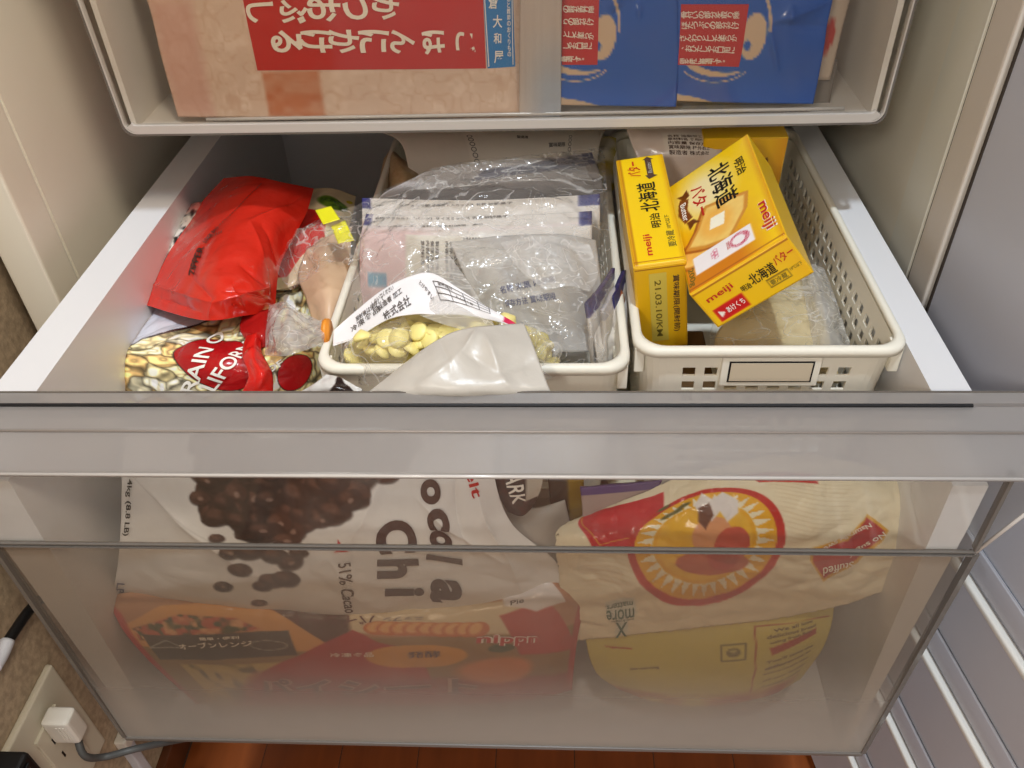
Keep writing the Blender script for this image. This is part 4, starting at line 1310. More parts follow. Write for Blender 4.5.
zp = lettering(RS, 'ZIPPER', (-0.2056,0.1207,0.008), (-0.2098,0.1578,0.01), 0.0062, M['ink'], wb, eps=0.0012, cut=0.0015)
lettering(RS, 'LOCK BAG', (-0.2102,0.1636,0.01), (-0.2071,0.1863,0.01), 0.0050, M['ink'], wb, eps=0.0012)
lettering(RS, '▮▮▮▮▮▮', (-0.2021,0.1573,0.018), (-0.1956,0.166,0.018), 0.003, M['ink_brown'], wb, eps=0.0008)
m0, m1 = RS.ab((-0.1985,0.1671,0.02)), RS.ab((-0.192,0.2603,0.01))
nseg = 22
for k in range(nseg):
    a = m0 + (m1 - m0) * (k / nseg); b = m0 + (m1 - m0) * ((k + .62) / nseg)
    d = (m1 - m0) / np.linalg.norm(m1 - m0); nn = np.array([-d[1], d[0]]) * 0.0005
    wrap2d('tear_line_dash', RS, [a - nn, a + nn, b + nn, b - nn], [[0, 1, 2, 3]], M['ink'], wb, 0.0012, 0.0015)
sheet('red_fold', [[(-0.1752,0.1176,-0.022), (-0.159,0.1144,-0.018), (-0.1511,0.1254,-0.024)], [(-0.1696,0.0924,-0.02), (-0.1492,0.0819,-0.014), (-0.148,0.1075,-0.024)], [(-0.1564,0.0767,-0.026), (-0.1466,0.0761,-0.022), (-0.1476,0.091,-0.028)]],
    M['redfilm'], wb, step=0.002, wr=[(0.003, 50)], color=lambda S: base(S, (168, 26, 24)), seed=43, thick=0.0015)
sheet('red_fold', [[(-0.1635,0.0864,-0.02), (-0.1539,0.0807,-0.014), (-0.154,0.0926,-0.022)], [(-0.1572,0.0583,-0.016), (-0.146,0.0507,-0.01), (-0.1453,0.0641,-0.018)], [(-0.1478,0.0382,-0.018), (-0.1355,0.033,-0.012), (-0.1337,0.0448,-0.02)], [(-0.1543,0.0316,-0.03), (-0.1409,0.0293,-0.028), (-0.1328,0.0339,-0.032)]],
    M['redfilm'], wb, step=0.0015, wr=[(0.004, 60)], color=lambda S: base(S, (216, 34, 28)), seed=44, thick=0.0015)
def white_edge(S):
    im = base(S, (222, 216, 206))
    im = mixc(im, np.clip(noise2(S, 260, 3) * 6 - 3.2, 0, 1), (24, 20, 20))
    return mixc(im, np.clip((S.W - .1) * -8 + 1, 0, 1) * .6, (170, 40, 34))
sheet('printed_edge', [[(-0.271,0.283,-0.02), (-0.2539,0.2675,-0.01), (-0.2494,0.2787,-0.02)], [(-0.2819,0.2509,-0.03), (-0.2623,0.2366,-0.02), (-0.255,0.2539,-0.03)], [(-0.2807,0.2112,-0.036), (-0.2689,0.2077,-0.03), (-0.2632,0.2206,-0.036)]], M['softprint'], wb, step=0.0015, wr=[(0.002, 40)], color=white_edge, seed=45, thick=0.002)
def veg(S):
    im = base(S, (226, 214, 176))
    im = mixc(im, m_poly(S, [q(S, -.1, .25), q(S, .45, .30), q(S, .70, .62), q(S, .2, .9), q(S, -.1, .9)], .001), (206, 30, 26))
    g = m_ell(S, q(S, .60, .20), .019, .0095, .3, .002)
    t = noise2(S, 380, 3)[..., None]
    im = im * (1 - g[..., None]) + (np.array([38., 78, 30]) * (1 - t) + np.array([120., 150, 40]) * t) * g[..., None]
    im = mixc(im, m_ell(S, q(S, .90, .12), .004, .003), (206, 190, 40))
    im = mixc(im, m_poly(S, [q(S, .2, .92), q(S, .6, .55), q(S, 1.1, .6), q(S, 1.1, 1.1), q(S, .2, 1.1)], .001), (228, 206, 172))
    return im
vb, VS = sheet('vegetable_bag', [[(-0.1748,0.3111,-0.022), (-0.1456,0.2986,-0.014), (-0.1251,0.3058,-0.026)], [(-0.1675,0.2623,-0.02), (-0.1369,0.2434,-0.01), (-0.1202,0.2614,-0.024)], [(-0.1674,0.2089,-0.024), (-0.1409,0.1952,-0.016), (-0.1232,0.218,-0.03)], [(-0.1669,0.1676,-0.036), (-0.1504,0.1716,-0.034), (-0.1398,0.1955,-0.045)]],
    M['glossprint'], None, step=0.0012, wr=[(0.004, 35)], color=veg, seed=46, pillow=0.03)
tag(vb, 'bag with green broccoli and red print lying right behind the red walnut bag', 'food bag')
def tan(S):
    im = base(S, (214, 182, 150))
    return mixc(im, noise2(S, 40, 3) * .4, (226, 196, 166))
tn, _ = sheet('beige_packet', [[(-0.1436,0.1936,-0.015), (-0.1235,0.1997,-0.005), (-0.1117,0.2262,-0.012)], [(-0.1454,0.1676,-0.022), (-0.1206,0.1585,-0.01), (-0.1028,0.1701,-0.012)], [(-0.1342,0.1416,-0.028), (-0.1129,0.1263,-0.014), (-0.1001,0.1347,-0.018)], [(-0.1226,0.114,-0.04), (-0.1101,0.1031,-0.03), (-0.105,0.1109,-0.034)]],
    M['softprint'], None, step=0.002, wr=[(0.002, 40)], color=tan, seed=47, pillow=0.008)
tag(tn, 'pinkish beige packet wedged against the left wall of the middle basket', 'food packet')

# knotted clear bag neck with orange band
nk = empty('knotted_clear_bag', (-0.1247,0.0793,-0.03))
tag(nk, 'milky clear bag neck pinched by an orange band at the left basket corner', 'plastic bag')
sheet('bag_neck', [[(-0.1507,0.1109,-0.012), (-0.1305,0.0898,0.006), (-0.1123,0.0734,0.004), (-0.1037,0.0793,-0.002)], [(-0.1453,0.0812,-0.01), (-0.1174,0.0458,0.016), (-0.1046,0.0467,0.012), (-0.0956,0.0547,0.006)], [(-0.1412,0.0582,-0.016), (-0.1165,0.0318,0.004), (-0.1042,0.038,0.004), (-0.0967,0.0547,-0.004)]],
    M['film_milky'], nk, step=0.001, wr=[(0.009, 45), (0.003, 110)], seed=51, single=True)
sheet('bag_neck', [[(-0.1509,0.114,-0.016), (-0.1256,0.1003,-0.01), (-0.1051,0.0825,-0.006)], [(-0.1458,0.0746,-0.02), (-0.1167,0.0608,-0.012), (-0.0997,0.0622,-0.008)]],
    M['film_milky'], nk, step=0.001, wr=[(0.006, 60)], seed=52, single=True)
bpt = (-0.0956,0.0612,0.002)
band = bmesh.new()
bmesh.ops.create_cone(band, cap_ends=True, segments=20, radius1=0.0085, radius2=0.0085, depth=0.0042)
bmesh.ops.bevel(band, geom=band.edges[:], offset=0.0008, segments=2, affect='EDGES')
bmesh.ops.transform(band, matrix=Matrix.Translation(bpt).__matmul__(Matrix.Rotation(math.radians(90), 4, "Y")), verts=band.verts)
bm_object('orange_band', band, M['orange'], nk, True)

# ================================================================== MIDDLE BASKET
def strip_pack(tabs, pink):
    def f(S):
        im = base(S, (226, 220, 214))
        if pink:
            im = mixc(im, np.clip((.42 - S.U) * 6, 0, 1) * np.clip((S.W - .22) * 8, 0, 1), (224, 196, 196))
            im = mixc(im, np.clip((S.W - .20) * 30, 0, 1) * np.clip((.30 - S.W) * 30, 0, 1) * .5, (236, 222, 222))
            im = mixc(im, m_poly(S, [q(S, .22, .36), q(S, .60, .36), q(S, .60, 1.1), q(S, .22, 1.1)], .001), (224, 218, 206))
            for a, b in (((.28, .40), (.28, 1.)), ((.28, .40), (.50, .40)), ((.50, .40), (.50, 1.))):
                im = mixc(im, m_line(S, q(S, *a), q(S, *b), .0005), (60, 56, 60))
            im = mixc(im, m_poly(S, [q(S, .04, .70), q(S, .13, .70), q(S, .13, .78), q(S, .04, .78)], .001), (130, 168, 190))
        for x0, x1, y0, y1 in tabs:
            im = mixc(im, m_poly(S, [q(S, x0, y0), q(S, x1, y0), q(S, x1, y1), q(S, x0, y1)], .0008), (52, 54, 118))
        return im
    return f
packs = []
def pack(label, net, f, seed, wr=0.003):
    o, S = sheet('snack_pouch', net, M['softprint'], None, step=0.0016, wr=[(wr, 30)], color=f, seed=seed, pillow=0.010)
    tag(o, label, 'pouch', 'pouches in the middle basket')
    return o, S
o1, P1 = pack('front pouch with two lines of small print and pink lower half, inside the clear bag',
    [[(-0.0867,0.1805,0.024), (-0.0365,0.1727,0.026), (0.0161,0.1715,0.026), (0.085,0.1848,0.022)], [(-0.0895,0.1586,0.01), (-0.0353,0.15,0.012), (0.0166,0.1491,0.012), (0.0847,0.166,0.008)], [(-0.0943,0.1386,-0.045), (-0.0388,0.1317,-0.045), (0.015,0.1313,-0.045), (0.0855,0.1438,-0.045)]],
    strip_pack([(-.02, .035, -.1, .22), (.955, 1.02, -.1, .30)], True), 61)
for s, a, b, h in (('名称 アラカルト（パーツ）サイズミックス 名称 砂糖菓子', (-0.0786,0.1762,0.022), (0.0217,0.1771,0.022), .0042), ('コーンスターチ、香料、着色料(銀箔、赤3)', (-0.0783,0.1712,0.018), (0.0021,0.1725,0.018), .0036)):
    lettering(P1, s, a, b, h, M['ink_grey'], o1, eps=.0008, cut=.02)
for k in range(9):
    x = .30 + .023 * k
    if k != 4:
        letter_ab(P1, ('原材料名コーン', '内容量四十g', '保存方法直射', '製造者株式会')[k % 4], q(P1, x, .43), q(P1, x, .78), .0030, M['ink_grey'], o1, eps=.0008, cut=.02)
for k in range(6):
    x = .505 + .014 * k
    letter_ab(P1, ('主要栄養成分', '賞味期限枠外')[k % 2], q(P1, x, .38), q(P1, x, .62), .0018, M['ink_grey'], o1, eps=.0008, cut=.02)
o2, P2 = pack('second pouch standing just behind the front one, one printed line and blue end tabs',
    [[(-0.0914,0.1947,0.03), (-0.0375,0.1864,0.032), (0.0157,0.1851,0.032), (0.0914,0.2003,0.028)], [(-0.0929,0.1844,0.008), (-0.0392,0.1803,0.008), (0.0149,0.1792,0.008), (0.0916,0.1872,0.006)], [(-0.1116,0.2311,-0.05), (-0.0505,0.2301,-0.05), (0.0099,0.2292,-0.05), (0.0952,0.2279,-0.05)]],
    strip_pack([(-.02, .045, -.1, .16), (.93, 1.02, -.1, .16)], False), 62)
lettering(P2, 'オカサ糖 イラスト入カップス 名称 砂糖菓子', (-0.0538,0.1885,0.026), (0.0243,0.1914,0.026), .0042, M['ink_grey'], o2, eps=.0008, cut=.02)
o3, P3 = pack('rear pouch in the clear bag with a dark blue printed band',
    [[(-0.0442,0.217,0.04), (-0.0015,0.2237,0.042), (0.0453,0.2346,0.042), (0.087,0.257,0.036)], [(-0.0809,0.2097,0.022), (-0.0256,0.2144,0.024), (0.0294,0.2196,0.024), (0.0949,0.2364,0.018)], [(-0.1016,0.2508,-0.03), (-0.0337,0.2528,-0.03), (0.0269,0.2516,-0.03), (0.0976,0.2604,-0.03)]],
    lambda S: mixc(base(S, (172, 166, 168)), m_poly(S, [q(S, .40, .12), q(S, 1.02, .0), q(S, 1.02, .18), q(S, .40, .34)], .002) * .8, (70, 72, 112)), 63)
o4, P4 = pack('grey printed pouch leaning against the right side of the middle basket',
    [[(-0.0193,0.1448,0.02), (0.0175,0.1423,0.026), (0.0606,0.1443,0.026), (0.0871,0.1558,0.014)], [(-0.0035,0.1121,0), (0.0257,0.1023,0.008), (0.0605,0.1057,0.008), (0.0906,0.1195,-0.004)], [(0.0093,0.0868,-0.03), (0.0325,0.0784,-0.028), (0.0675,0.0785,-0.03), (0.0932,0.0871,-0.035)]],
    lambda S: mixc(base(S, (196, 192, 186)), np.clip(noise2(S, 50, 3) * 2 - .8, 0, 1) * .5, (150, 150, 158)), 64, .006)
lettering(P4, '名称 米菓 内容量', (0.0185,0.1044,0.005), (0.0577,0.112,0.008), .0055, M['ink_blue'], o4, eps=.0008, cut=.004)
lettering(P4, '保存方法 賞味期限', (0.0232,0.0916,0.002), (0.0577,0.0951,0.006), .0050, M['ink_blue'], o4, eps=.0008, cut=.004)
# back of the basket
bk, BK = sheet('white_pouch', [[(-0.1077,0.335,0.026), (-0.037,0.335,0.0267), (0.0526,0.335,0.0252), (0.1025,0.335,0.0224)], [(-0.081,0.32,0.019), (-0.0272,0.32,0.0191), (0.0527,0.32,0.0178), (0.0968,0.32,0.0161)], [(-0.0718,0.3,-0.0031), (-0.0183,0.3,-0.0039), (0.0527,0.3,-0.0049), (0.0931,0.3,-0.0026)]],
    M['softprint'], None, step=0.002, wr=[(0.004, 26)], color=lambda S: mixc(base(S, (216, 206, 192)), m_poly(S, [q(S, .36, .0), q(S, .80, .0), q(S, .80, 1.), q(S, .36, 1.)], .001) * .5, (234, 226, 212)), seed=65, pillow=0.01)
tag(bk, 'off-white pouch with a boxed label at the back of the middle basket', 'pouch')
for k, x in enumerate((.38, .78)):
    letter_ab(BK, '○○○○○○', q(BK, x, .35), q(BK, x, .85), .0040, M['ink_grey'], bk, cut=.02)
letter_ab(BK, '製造者', q(BK, .54, .42), q(BK, .58, .42), .0035, M['ink'], bk, cut=.02)
letter_ab(BK, '賞味期限', q(BK, .66, .58), q(BK, .75, .56), .0040, M['ink_grey'], bk, cut=.02)
tb, _ = sheet('tan_crumb_bag', [[(-0.104,0.3501,-0.01), (-0.0953,0.3498,-0.002), (-0.0835,0.341,-0.008)], [(-0.1039,0.3211,-0.016), (-0.077,0.2916,0.004), (-0.0559,0.3116,-0.01)], [(-0.1036,0.2957,-0.03), (-0.0733,0.2704,-0.012), (-0.0474,0.3038,-0.026)]],
    M['softprint'], None, step=0.0016, wr=[(0.003, 60)], color=lambda S: mixc(base(S, (176, 146, 108)), noise2(S, 500, 3) * .6, (214, 188, 148)), seed=66, pillow=0.02)
tag(tb, 'small tan bag of crumbs at the back left of the middle basket', 'food bag')
tube_o = tube('white_cord_loop', [(-0.0774,0.33,-0.0009), (-0.0674,0.33,0.0067), (-0.0584,0.335,0.011), (-0.0478,0.34,0.0124)], 0.0016, M['plug'])
tag(tube_o, 'thin pale twist tie above the tan crumb bag', 'twist tie')
yc, _ = sheet('yellow_cream_packet', [[(0.0967,0.3513,0.004), (0.105,0.3552,0.006), (0.1134,0.3551,0.004)], [(0.0942,0.3082,0), (0.1026,0.3036,0.004), (0.1117,0.3057,0)], [(0.0976,0.2768,-0.01), (0.1022,0.2689,-0.006), (0.1081,0.2802,-0.01)]],
    M['glossprint'], None, step=0.0012, wr=[(0.004, 60)], color=lambda S: mixc(base(S, (222, 212, 188)), np.clip(noise2(S, 90, 3) * 3 - 1.2, 0, 1), (214, 190, 80)), seed=67, pillow=0.004)
tag(yc, 'crumpled cream and yellow wrapper between the two baskets', 'wrapper')
# upright thin pouches against the right side
def upright(k, band, orange):
    def f(S):
        im = base(S, (214, 206, 196))
        im = mixc(im, m_poly(S, [q(S, -.1, -.05), q(S, 1.1, -.05), q(S, 1.1, .16), q(S, -.1, .24)], .0008), band)
        im = mixc(im, np.clip(vnoise(np.stack([S.A * 260, S.B * 30, S.A * 0], -1), 3 + k) * 3 - 1.8, 0, 1) * .5, (140, 132, 130))
        if orange:
            im = mixc(im, m_ell(S, q(S, .5, .5), .006, .02), (206, 120, 70))
        return im
    return f
ups = (('thin upright pouch with a purple band, innermost of the three against the basket side', [[(0.0792,0.0836,0.008), (0.0894,0.1016,0.008), (0.1003,0.1333,0.004)], [(0.0822,0.0743,-0.012), (0.0912,0.094,-0.012), (0.0998,0.1218,-0.016)], [(0.0852,0.0747,-0.045), (0.094,0.0975,-0.045), (0.1024,0.1181,-0.045)]], (52, 38, 98), 0),
       ('thin upright pouch with crinkled pale print, middle one of the three against the basket side', [[(0.0898,0.0782,0.006), (0.096,0.0947,0.006), (0.1026,0.1124,0.004)], [(0.0919,0.0769,-0.014), (0.0981,0.0919,-0.014), (0.1032,0.1064,-0.014)], [(0.0944,0.0746,-0.045), (0.1011,0.094,-0.045), (0.1061,0.1058,-0.045)]], (180, 176, 180), 0),
       ('thin upright pouch with dark purple top and orange spot, touching the basket side', [[(0.0974,0.0947,0.006), (0.1025,0.1109,0.005), (0.1082,0.1321,0.003)], [(0.0993,0.0884,-0.014), (0.1044,0.1039,-0.014), (0.1089,0.1188,-0.014)], [(0.1022,0.0882,-0.045), (0.1058,0.0999,-0.045), (0.1109,0.1119,-0.045)]], (44, 40, 90), 1))
for k, (lb_, net, bandc, og) in enumerate(ups):
    o, _ = sheet('slim_pouch', net, M['softprint'], None, step=0.0014, wr=[(0.003, 50)], color=upright(k, bandc, og), seed=70 + k, thick=0.003)
    tag(o, lb_, 'pouch', 'slim upright pouches')

o, _ = sheet('slim_pouch', [[(0.0825,0.09,-0.004), (0.0942,0.1054,-0.003), (0.1088,0.1247,-0.005)], [(0.0851,0.0761,-0.016), (0.0958,0.0863,-0.015), (0.1095,0.1021,-0.018)], [(0.0876,0.0686,-0.04), (0.0986,0.0797,-0.04), (0.11,0.0911,-0.04)]],
    M['softprint'], None, step=0.0012, wr=[(0.007, 40), (0.003, 90)], color=lambda S: mixc(base(S, (226, 218, 208)), np.clip(vnoise(np.stack([S.A * 260, S.B * 40, S.A * 0], -1), 3) * 3 - 1.8, 0, 1) * .5, (150, 142, 140)), seed=77, thick=0.002)
tag(o, 'cream crinkled pouch filling the front right corner of the middle basket', 'pouch', 'slim upright pouches')

# clear bag round the pouches
cb = empty('clear_plastic_bag', (0.0014,0.1286,-0.02))
tag(cb, 'large crinkled clear plastic bag wrapped over the pouches in the middle basket', 'plastic bag')
sheet('bag_film', [
    [(-0.0982,0.1864,0.026), (-0.0615,0.2007,0.04), (-0.0151,0.2084,0.052), (0.038,0.2162,0.054), (0.0965,0.2554,0.04)],
    [(-0.0956,0.1528,0.022), (-0.0536,0.147,0.042), (-0.0035,0.1516,0.046), (0.0464,0.1534,0.046), (0.0959,0.1716,0.034)],
    [(-0.0898,0.1251,0.016), (-0.0495,0.1111,0.034), (-0.0011,0.1122,0.036), (0.0468,0.1106,0.038), (0.0972,0.1311,0.022)],
    [(-0.0863,0.1005,0), (-0.0413,0.0844,0.014), (0.0007,0.0769,0.022), (0.0471,0.0758,0.024), (0.0958,0.0899,0.006)],
    [(-0.0801,0.0779,-0.014), (-0.0325,0.0533,-0.004), (0.0087,0.04,0.002), (0.0506,0.0378,0.002), (0.0906,0.0529,-0.01)],
    [(-0.0775,0.0656,-0.03), (-0.0337,0.0488,-0.02), (0.0071,0.0445,-0.02), (0.0503,0.0423,-0.02), (0.0896,0.0491,-0.024)]],
    M['film'], cb, step=0.0016, wr=[(0.014, 16), (0.007, 38), (0.003, 90)], seed=81, single=True)
sheet('bag_film', [
    [(-0.0383,0.2072,0.048), (0.0158,0.2024,0.056), (0.0765,0.2306,0.05)],
    [(-0.043,0.1793,0.044), (0.0172,0.1714,0.052), (0.083,0.1911,0.046)]],
    M['film'], cb, step=0.0016, wr=[(0.012, 30), (0.006, 70)], seed=82, single=True)
sheet('folded_flap', [
    [(0.0197,0.1103,0.04), (0.0503,0.1074,0.046), (0.0808,0.1133,0.036)],
    [(0.034,0.0845,0.034), (0.0603,0.0843,0.04), (0.0858,0.0939,0.026)],
    [(0.0505,0.0727,0.026), (0.0668,0.0742,0.028), (0.0801,0.079,0.02)]],
    M['film_milky'], cb, step=0.0014, wr=[(0.010, 30), (0.004, 80)], seed=83, single=True)
sheet('grey_corner', [
    [(-0.0283,0.0953,0.034), (-0.0202,0.097,0.036), (-0.0136,0.0994,0.036)],
    [(-0.0454,0.0768,0.028), (-0.0171,0.0646,0.032), (0.005,0.068,0.028)],
    [(-0.0556,0.0711,0.02), (-0.0118,0.0374,0.024), (0.0226,0.0347,0.018)]],
    M['film_milky'], cb, step=0.0014, wr=[(0.004, 40)], seed=84, single=True)
sheet('gathered_neck', [
    [(-0.1515,0.1719,0), (-0.1351,0.1778,0.014), (-0.1146,0.1811,0.024), (-0.096,0.1911,0.026)],
    [(-0.1557,0.1527,-0.006), (-0.1326,0.1488,0.012), (-0.1067,0.1447,0.026), (-0.0869,0.1415,0.026)],
    [(-0.1421,0.1346,-0.014), (-0.121,0.1288,0.002), (-0.1015,0.1252,0.016), (-0.0831,0.1139,0.018)]],
    M['film'], cb, step=0.0012, wr=[(0.012, 36), (0.005, 90)], seed=85, single=True)
sheet('yellow_tape', [[(-0.1252,0.1803,0.028), (-0.1119,0.1788,0.032)], [(-0.1133,0.1552,0.03), (-0.1011,0.1588,0.032)]], M['tape'], cb, step=0.0015, wr=[(0.002, 60)], seed=86, thick=0.0004)
sheet('yellow_tape', [[(-0.1089,0.1592,0.026), (-0.0991,0.1644,0.028)], [(-0.1005,0.1401,0.022), (-0.0888,0.1421,0.024)]], M['tape'], cb, step=0.0015, wr=[(0.005, 90)], seed=87, thick=0.0004)
# ---- open bag of white chocolate chips
wcb = empty('open_chips_bag', (-0.0188,0.0362,-0.02))
tag(wcb, 'open bag with white printed flap and grey lining, full of pale yellow chips', 'food bag')
def flap(S):
    im = base(S, (236, 234, 236))
    im = mixc(im, m_poly(S, [q(S, .95, .0), q(S, 1.05, .0), q(S, 1.05, 1.2), q(S, .93, .8)], .001), (206, 30, 80))
    g = (60, 56, 66)
    x0, x1, y0, y1 = .50, .90, .14, .62
    return im
o, FL = sheet('white_flap', [
    [(-0.0902,0.0596,0.004), (-0.0781,0.0666,0.012), (-0.0572,0.074,0.026), (-0.0382,0.0783,0.034), (-0.0235,0.0786,0.036), (-0.0052,0.0638,0.034), (0.0132,0.0521,0.028), (0.031,0.0457,0.02)],
    [(-0.0909,0.056,0), (-0.0759,0.0585,0.008), (-0.0544,0.0613,0.022), (-0.0367,0.0632,0.03), (-0.021,0.0646,0.032), (-0.0036,0.056,0.03), (0.0147,0.0472,0.026), (0.0323,0.0449,0.019)],
    [(-0.09,0.0499,-0.002), (-0.0738,0.0507,0.004), (-0.0521,0.0513,0.018), (-0.0342,0.0494,0.024), (-0.0183,0.0464,0.026), (-0.002,0.048,0.024), (0.0159,0.0452,0.022), (0.0323,0.0431,0.018)]],
    M['matteprint'], wcb, step=0.0010, wr=[(0.004, 26)], color=flap, seed=91, thick=0.0006)
# printed table on the flap: ruled lines between measured corners
T = [(-0.023,0.0721,0.034), (-0.0155,0.0547,0.031), (0.0136,0.0455,0.028), (0.0016,0.0576,0.032)]
Tm = [FL.ab(t) for t in ((-0.0223,0.0721,0.034), (0.0151,0.0513,0.027), (0.0159,0.0475,0.025), (-0.0155,0.0547,0.031))]
def rule(p0, p1, w=.0005):
    d = (p1 - p0) / (np.linalg.norm(p1 - p0) + 1e-9); nn = np.array([-d[1], d[0]]) * w / 2
    wrap2d('table_rule', FL, [p0 - nn, p0 + nn, p1 + nn, p1 - nn], [[0, 1, 2, 3]], M['ink_grey'], wcb, .0006, .004)
for k in range(4):
    t = k / 3
    rule(Tm[0] * (1 - t) + Tm[3] * t, Tm[1] * (1 - t) + Tm[2] * t)
for t in (0, .28, .55, .8, 1):
    rule(Tm[0] * (1 - t) + Tm[1] * t, Tm[3] * (1 - t) + Tm[2] * t)
for s, a, b, h in (('冷凍食品', (-0.0764,0.0541,0.008), (-0.0574,0.0619,0.02), .0050), ('開封後は保存して', (-0.0742,0.0597,0.012), (-0.0551,0.0676,0.024), .0040), ('株式会社', (-0.0537,0.0535,0.018), (-0.0364,0.0593,0.028), .0065),
                   ('製造者 加工', (-0.0584,0.0597,0.02), (-0.043,0.0697,0.028), .0040), ('しないでください', (-0.0627,0.0637,0.022), (-0.0482,0.0703,0.03), .0032), ('とけやすい', (-0.0307,0.071,0.034), (-0.0203,0.0562,0.03), .0026),
                   ('栄養成分', (-0.0187,0.0686,0.034), (-0.0091,0.063,0.033), .0022), ('たんぱく質', (-0.0062,0.058,0.031), (0.0056,0.0518,0.029), .0022)):
    lettering(FL, s, a, b, h, M['ink_grey'], wcb, eps=.0006, cut=.01)
def lining(S):
    im = base(S, (196, 190, 180))
    return mixc(im, noise2(S, 60, 2) * .3, (176, 170, 162))
lin_m = printed('grey_silvery_lining', 0.34, 0.6, bump=(90, 0.35, 0.0014))
sheet('grey_lining', [
    [(-0.0386,0.0189,0.006), (-0.0237,0.0242,0.016), (-0.0072,0.0327,0.022), (0.014,0.0361,0.024), (0.0374,0.0446,0.02)],
    [(-0.0545,0.009,-0.002), (-0.0304,0.0081,0.01), (-0.0055,0.0117,0.018), (0.0185,0.0175,0.018), (0.0453,0.0225,0.014)],
    [(-0.0637,0.0064,-0.008), (-0.0375,-0.0021,0.001), (-0.0084,-0.006,0.006), (0.0228,-0.0042,0.006), (0.0539,0.0005,0.002)],
    [(-0.0734,0.0143,-0.02), (-0.0409,0.0079,-0.016), (-0.0112,0.0047,-0.014), (0.0214,0.0047,-0.014), (0.06,0.0066,-0.014)]],
    lin_m, wcb, step=0.0014, wr=[(0.004, 18), (0.002, 50)], color=lining, seed=92, thick=0.0006,
    folds=[((0.0085,0.0395,0.02), (-0.0014,0.0278,0.01), .0028, .003), ((-0.0014,0.0278,0.01), (-0.0266,0.0085,0), .002, .004), ((0.0141,0.0311,0.02), (0.0235,0.008,0.01), .0026, .004), ((0.0235,0.008,0.01), (0.0306,0.0047,0), .002, .004), ((-0.0014,0.0278,0.01), (0.0235,0.008,0.01), -.002, .004), ((0.0235,0.008,0.01), (0.0477,0.0215,0.01), -.0022, .004), ((-0.0166,0.0403,0.01), (-0.0058,0.008,0.01), -.0015, .003)])
sheet('inner_pouch', [
    [(-0.0863,0.0865,-0.016), (-0.0494,0.0827,0.002), (-0.0069,0.0744,0.006), (0.0336,0.0682,0.002), (0.0523,0.0676,-0.006)],
    [(-0.086,0.0664,-0.02), (-0.047,0.0593,-0.006), (-0.0058,0.0538,-0.002), (0.0338,0.0562,-0.004), (0.055,0.0513,-0.012)],
    [(-0.0806,0.044,-0.03), (-0.0454,0.0345,-0.022), (-0.0052,0.0321,-0.02), (0.0341,0.0321,-0.02), (0.0523,0.0429,-0.024)]],
    M['matteprint'], wcb, step=0.003, wr=[(0.003, 30)], color=lambda S: base(S, (226, 212, 130)), seed=93, pillow=0.02)
sheet('clear_side', [
    [(-0.0911,0.0521,-0.002), (-0.0756,0.048,0.006), (-0.0557,0.0475,0.016), (-0.0397,0.05,0.022)],
    [(-0.091,0.0451,-0.01), (-0.0706,0.0337,0.004), (-0.0498,0.0316,0.012), (-0.0329,0.0325,0.016)],
    [(-0.0783,0.0369,-0.024), (-0.063,0.0207,-0.012), (-0.0498,0.0094,-0.004), (-0.041,0.0047,0)]],
    M['film'], wcb, step=0.0012, wr=[(0.005, 30), (0.003, 70)], seed=94, single=True)
sheet('clear_side', [
    [(0.0322,0.0452,0.018), (0.041,0.0484,0.014), (0.0504,0.0543,0.004)],
    [(0.0412,0.0337,0.01), (0.0513,0.0347,0.006), (0.0602,0.0412,-0.004)],
    [(0.05,0.0218,-0.008), (0.055,0.0262,-0.01), (0.0602,0.035,-0.014)]],
    M['film'], wcb, step=0.0012, wr=[(0.004, 40)], seed=95, single=True)

# chips: each one a drop with a flat base
def chip_mesh():
    prof = [(0.0, 0.0), (0.0052, 0.0), (0.0060, 0.0010), (0.0057, 0.0026), (0.0042, 0.0042), (0.0024, 0.0052), (0.0010, 0.0062), (0.0, 0.0066)]
    vs, fs = [], []
    seg = 14
    for r, z in prof:
        for k in range(seg):
            t = 2 * math.pi * k / seg
            vs.append((r * math.cos(t), r * math.sin(t), z))
    for i in range(len(prof) - 1):
        for k in range(seg):
            fs.append([i * seg + k, i * seg + (k + 1) % seg, (i + 1) * seg + (k + 1) % seg, (i + 1) * seg + k])
    me = bpy.data.meshes.new('white_chip')
    me.from_pydata(vs, [], fs)
    me.materials.append(M['chip'])
    me.polygons.foreach_set('use_smooth', [True] * len(me.polygons))
    me.validate()
    return me
cme = chip_mesh()
rnd = random.Random(5)
spots = []
def region(poly, z0, z1, n, tries=3000, gap=0.0082):
    got = 0
    P = [np.array(p) for p in poly]
    for _ in range(tries):
        if got >= n:
            break
        a, b = rnd.random(), rnd.random()
        p = (P[0] * (1 - a) + P[1] * a) * (1 - b) + (P[3] * (1 - a) + P[2] * a) * b
        z = p[2] + z0 + rnd.random() * (z1 - z0)
        c = Vector((p[0], p[1], z))
        if c.y > 0.041 and all((c - s[0]).length > gap for s in spots):
            spots.append((c, rnd.random()))
            got += 1
region([(-0.0721,0.0604,0), (0.0287,0.0605,0.006), (0.0343,0.0452,0.002), (-0.0766,0.0342,-0.008)], 0.000, 0.003, 60, gap=.0084)
region([(-0.0694,0.0485,0.004), (0.0265,0.0529,0.01), (0.022,0.0348,0.006), (-0.0619,0.0227,-0.002)], 0.002, 0.006, 45, gap=.0088)
region([(0.0404,0.0579,-0.002), (0.051,0.0561,-0.004), (0.055,0.0371,-0.014), (0.0433,0.0384,-0.01)], 0.0, 0.004, 9, gap=.0085)
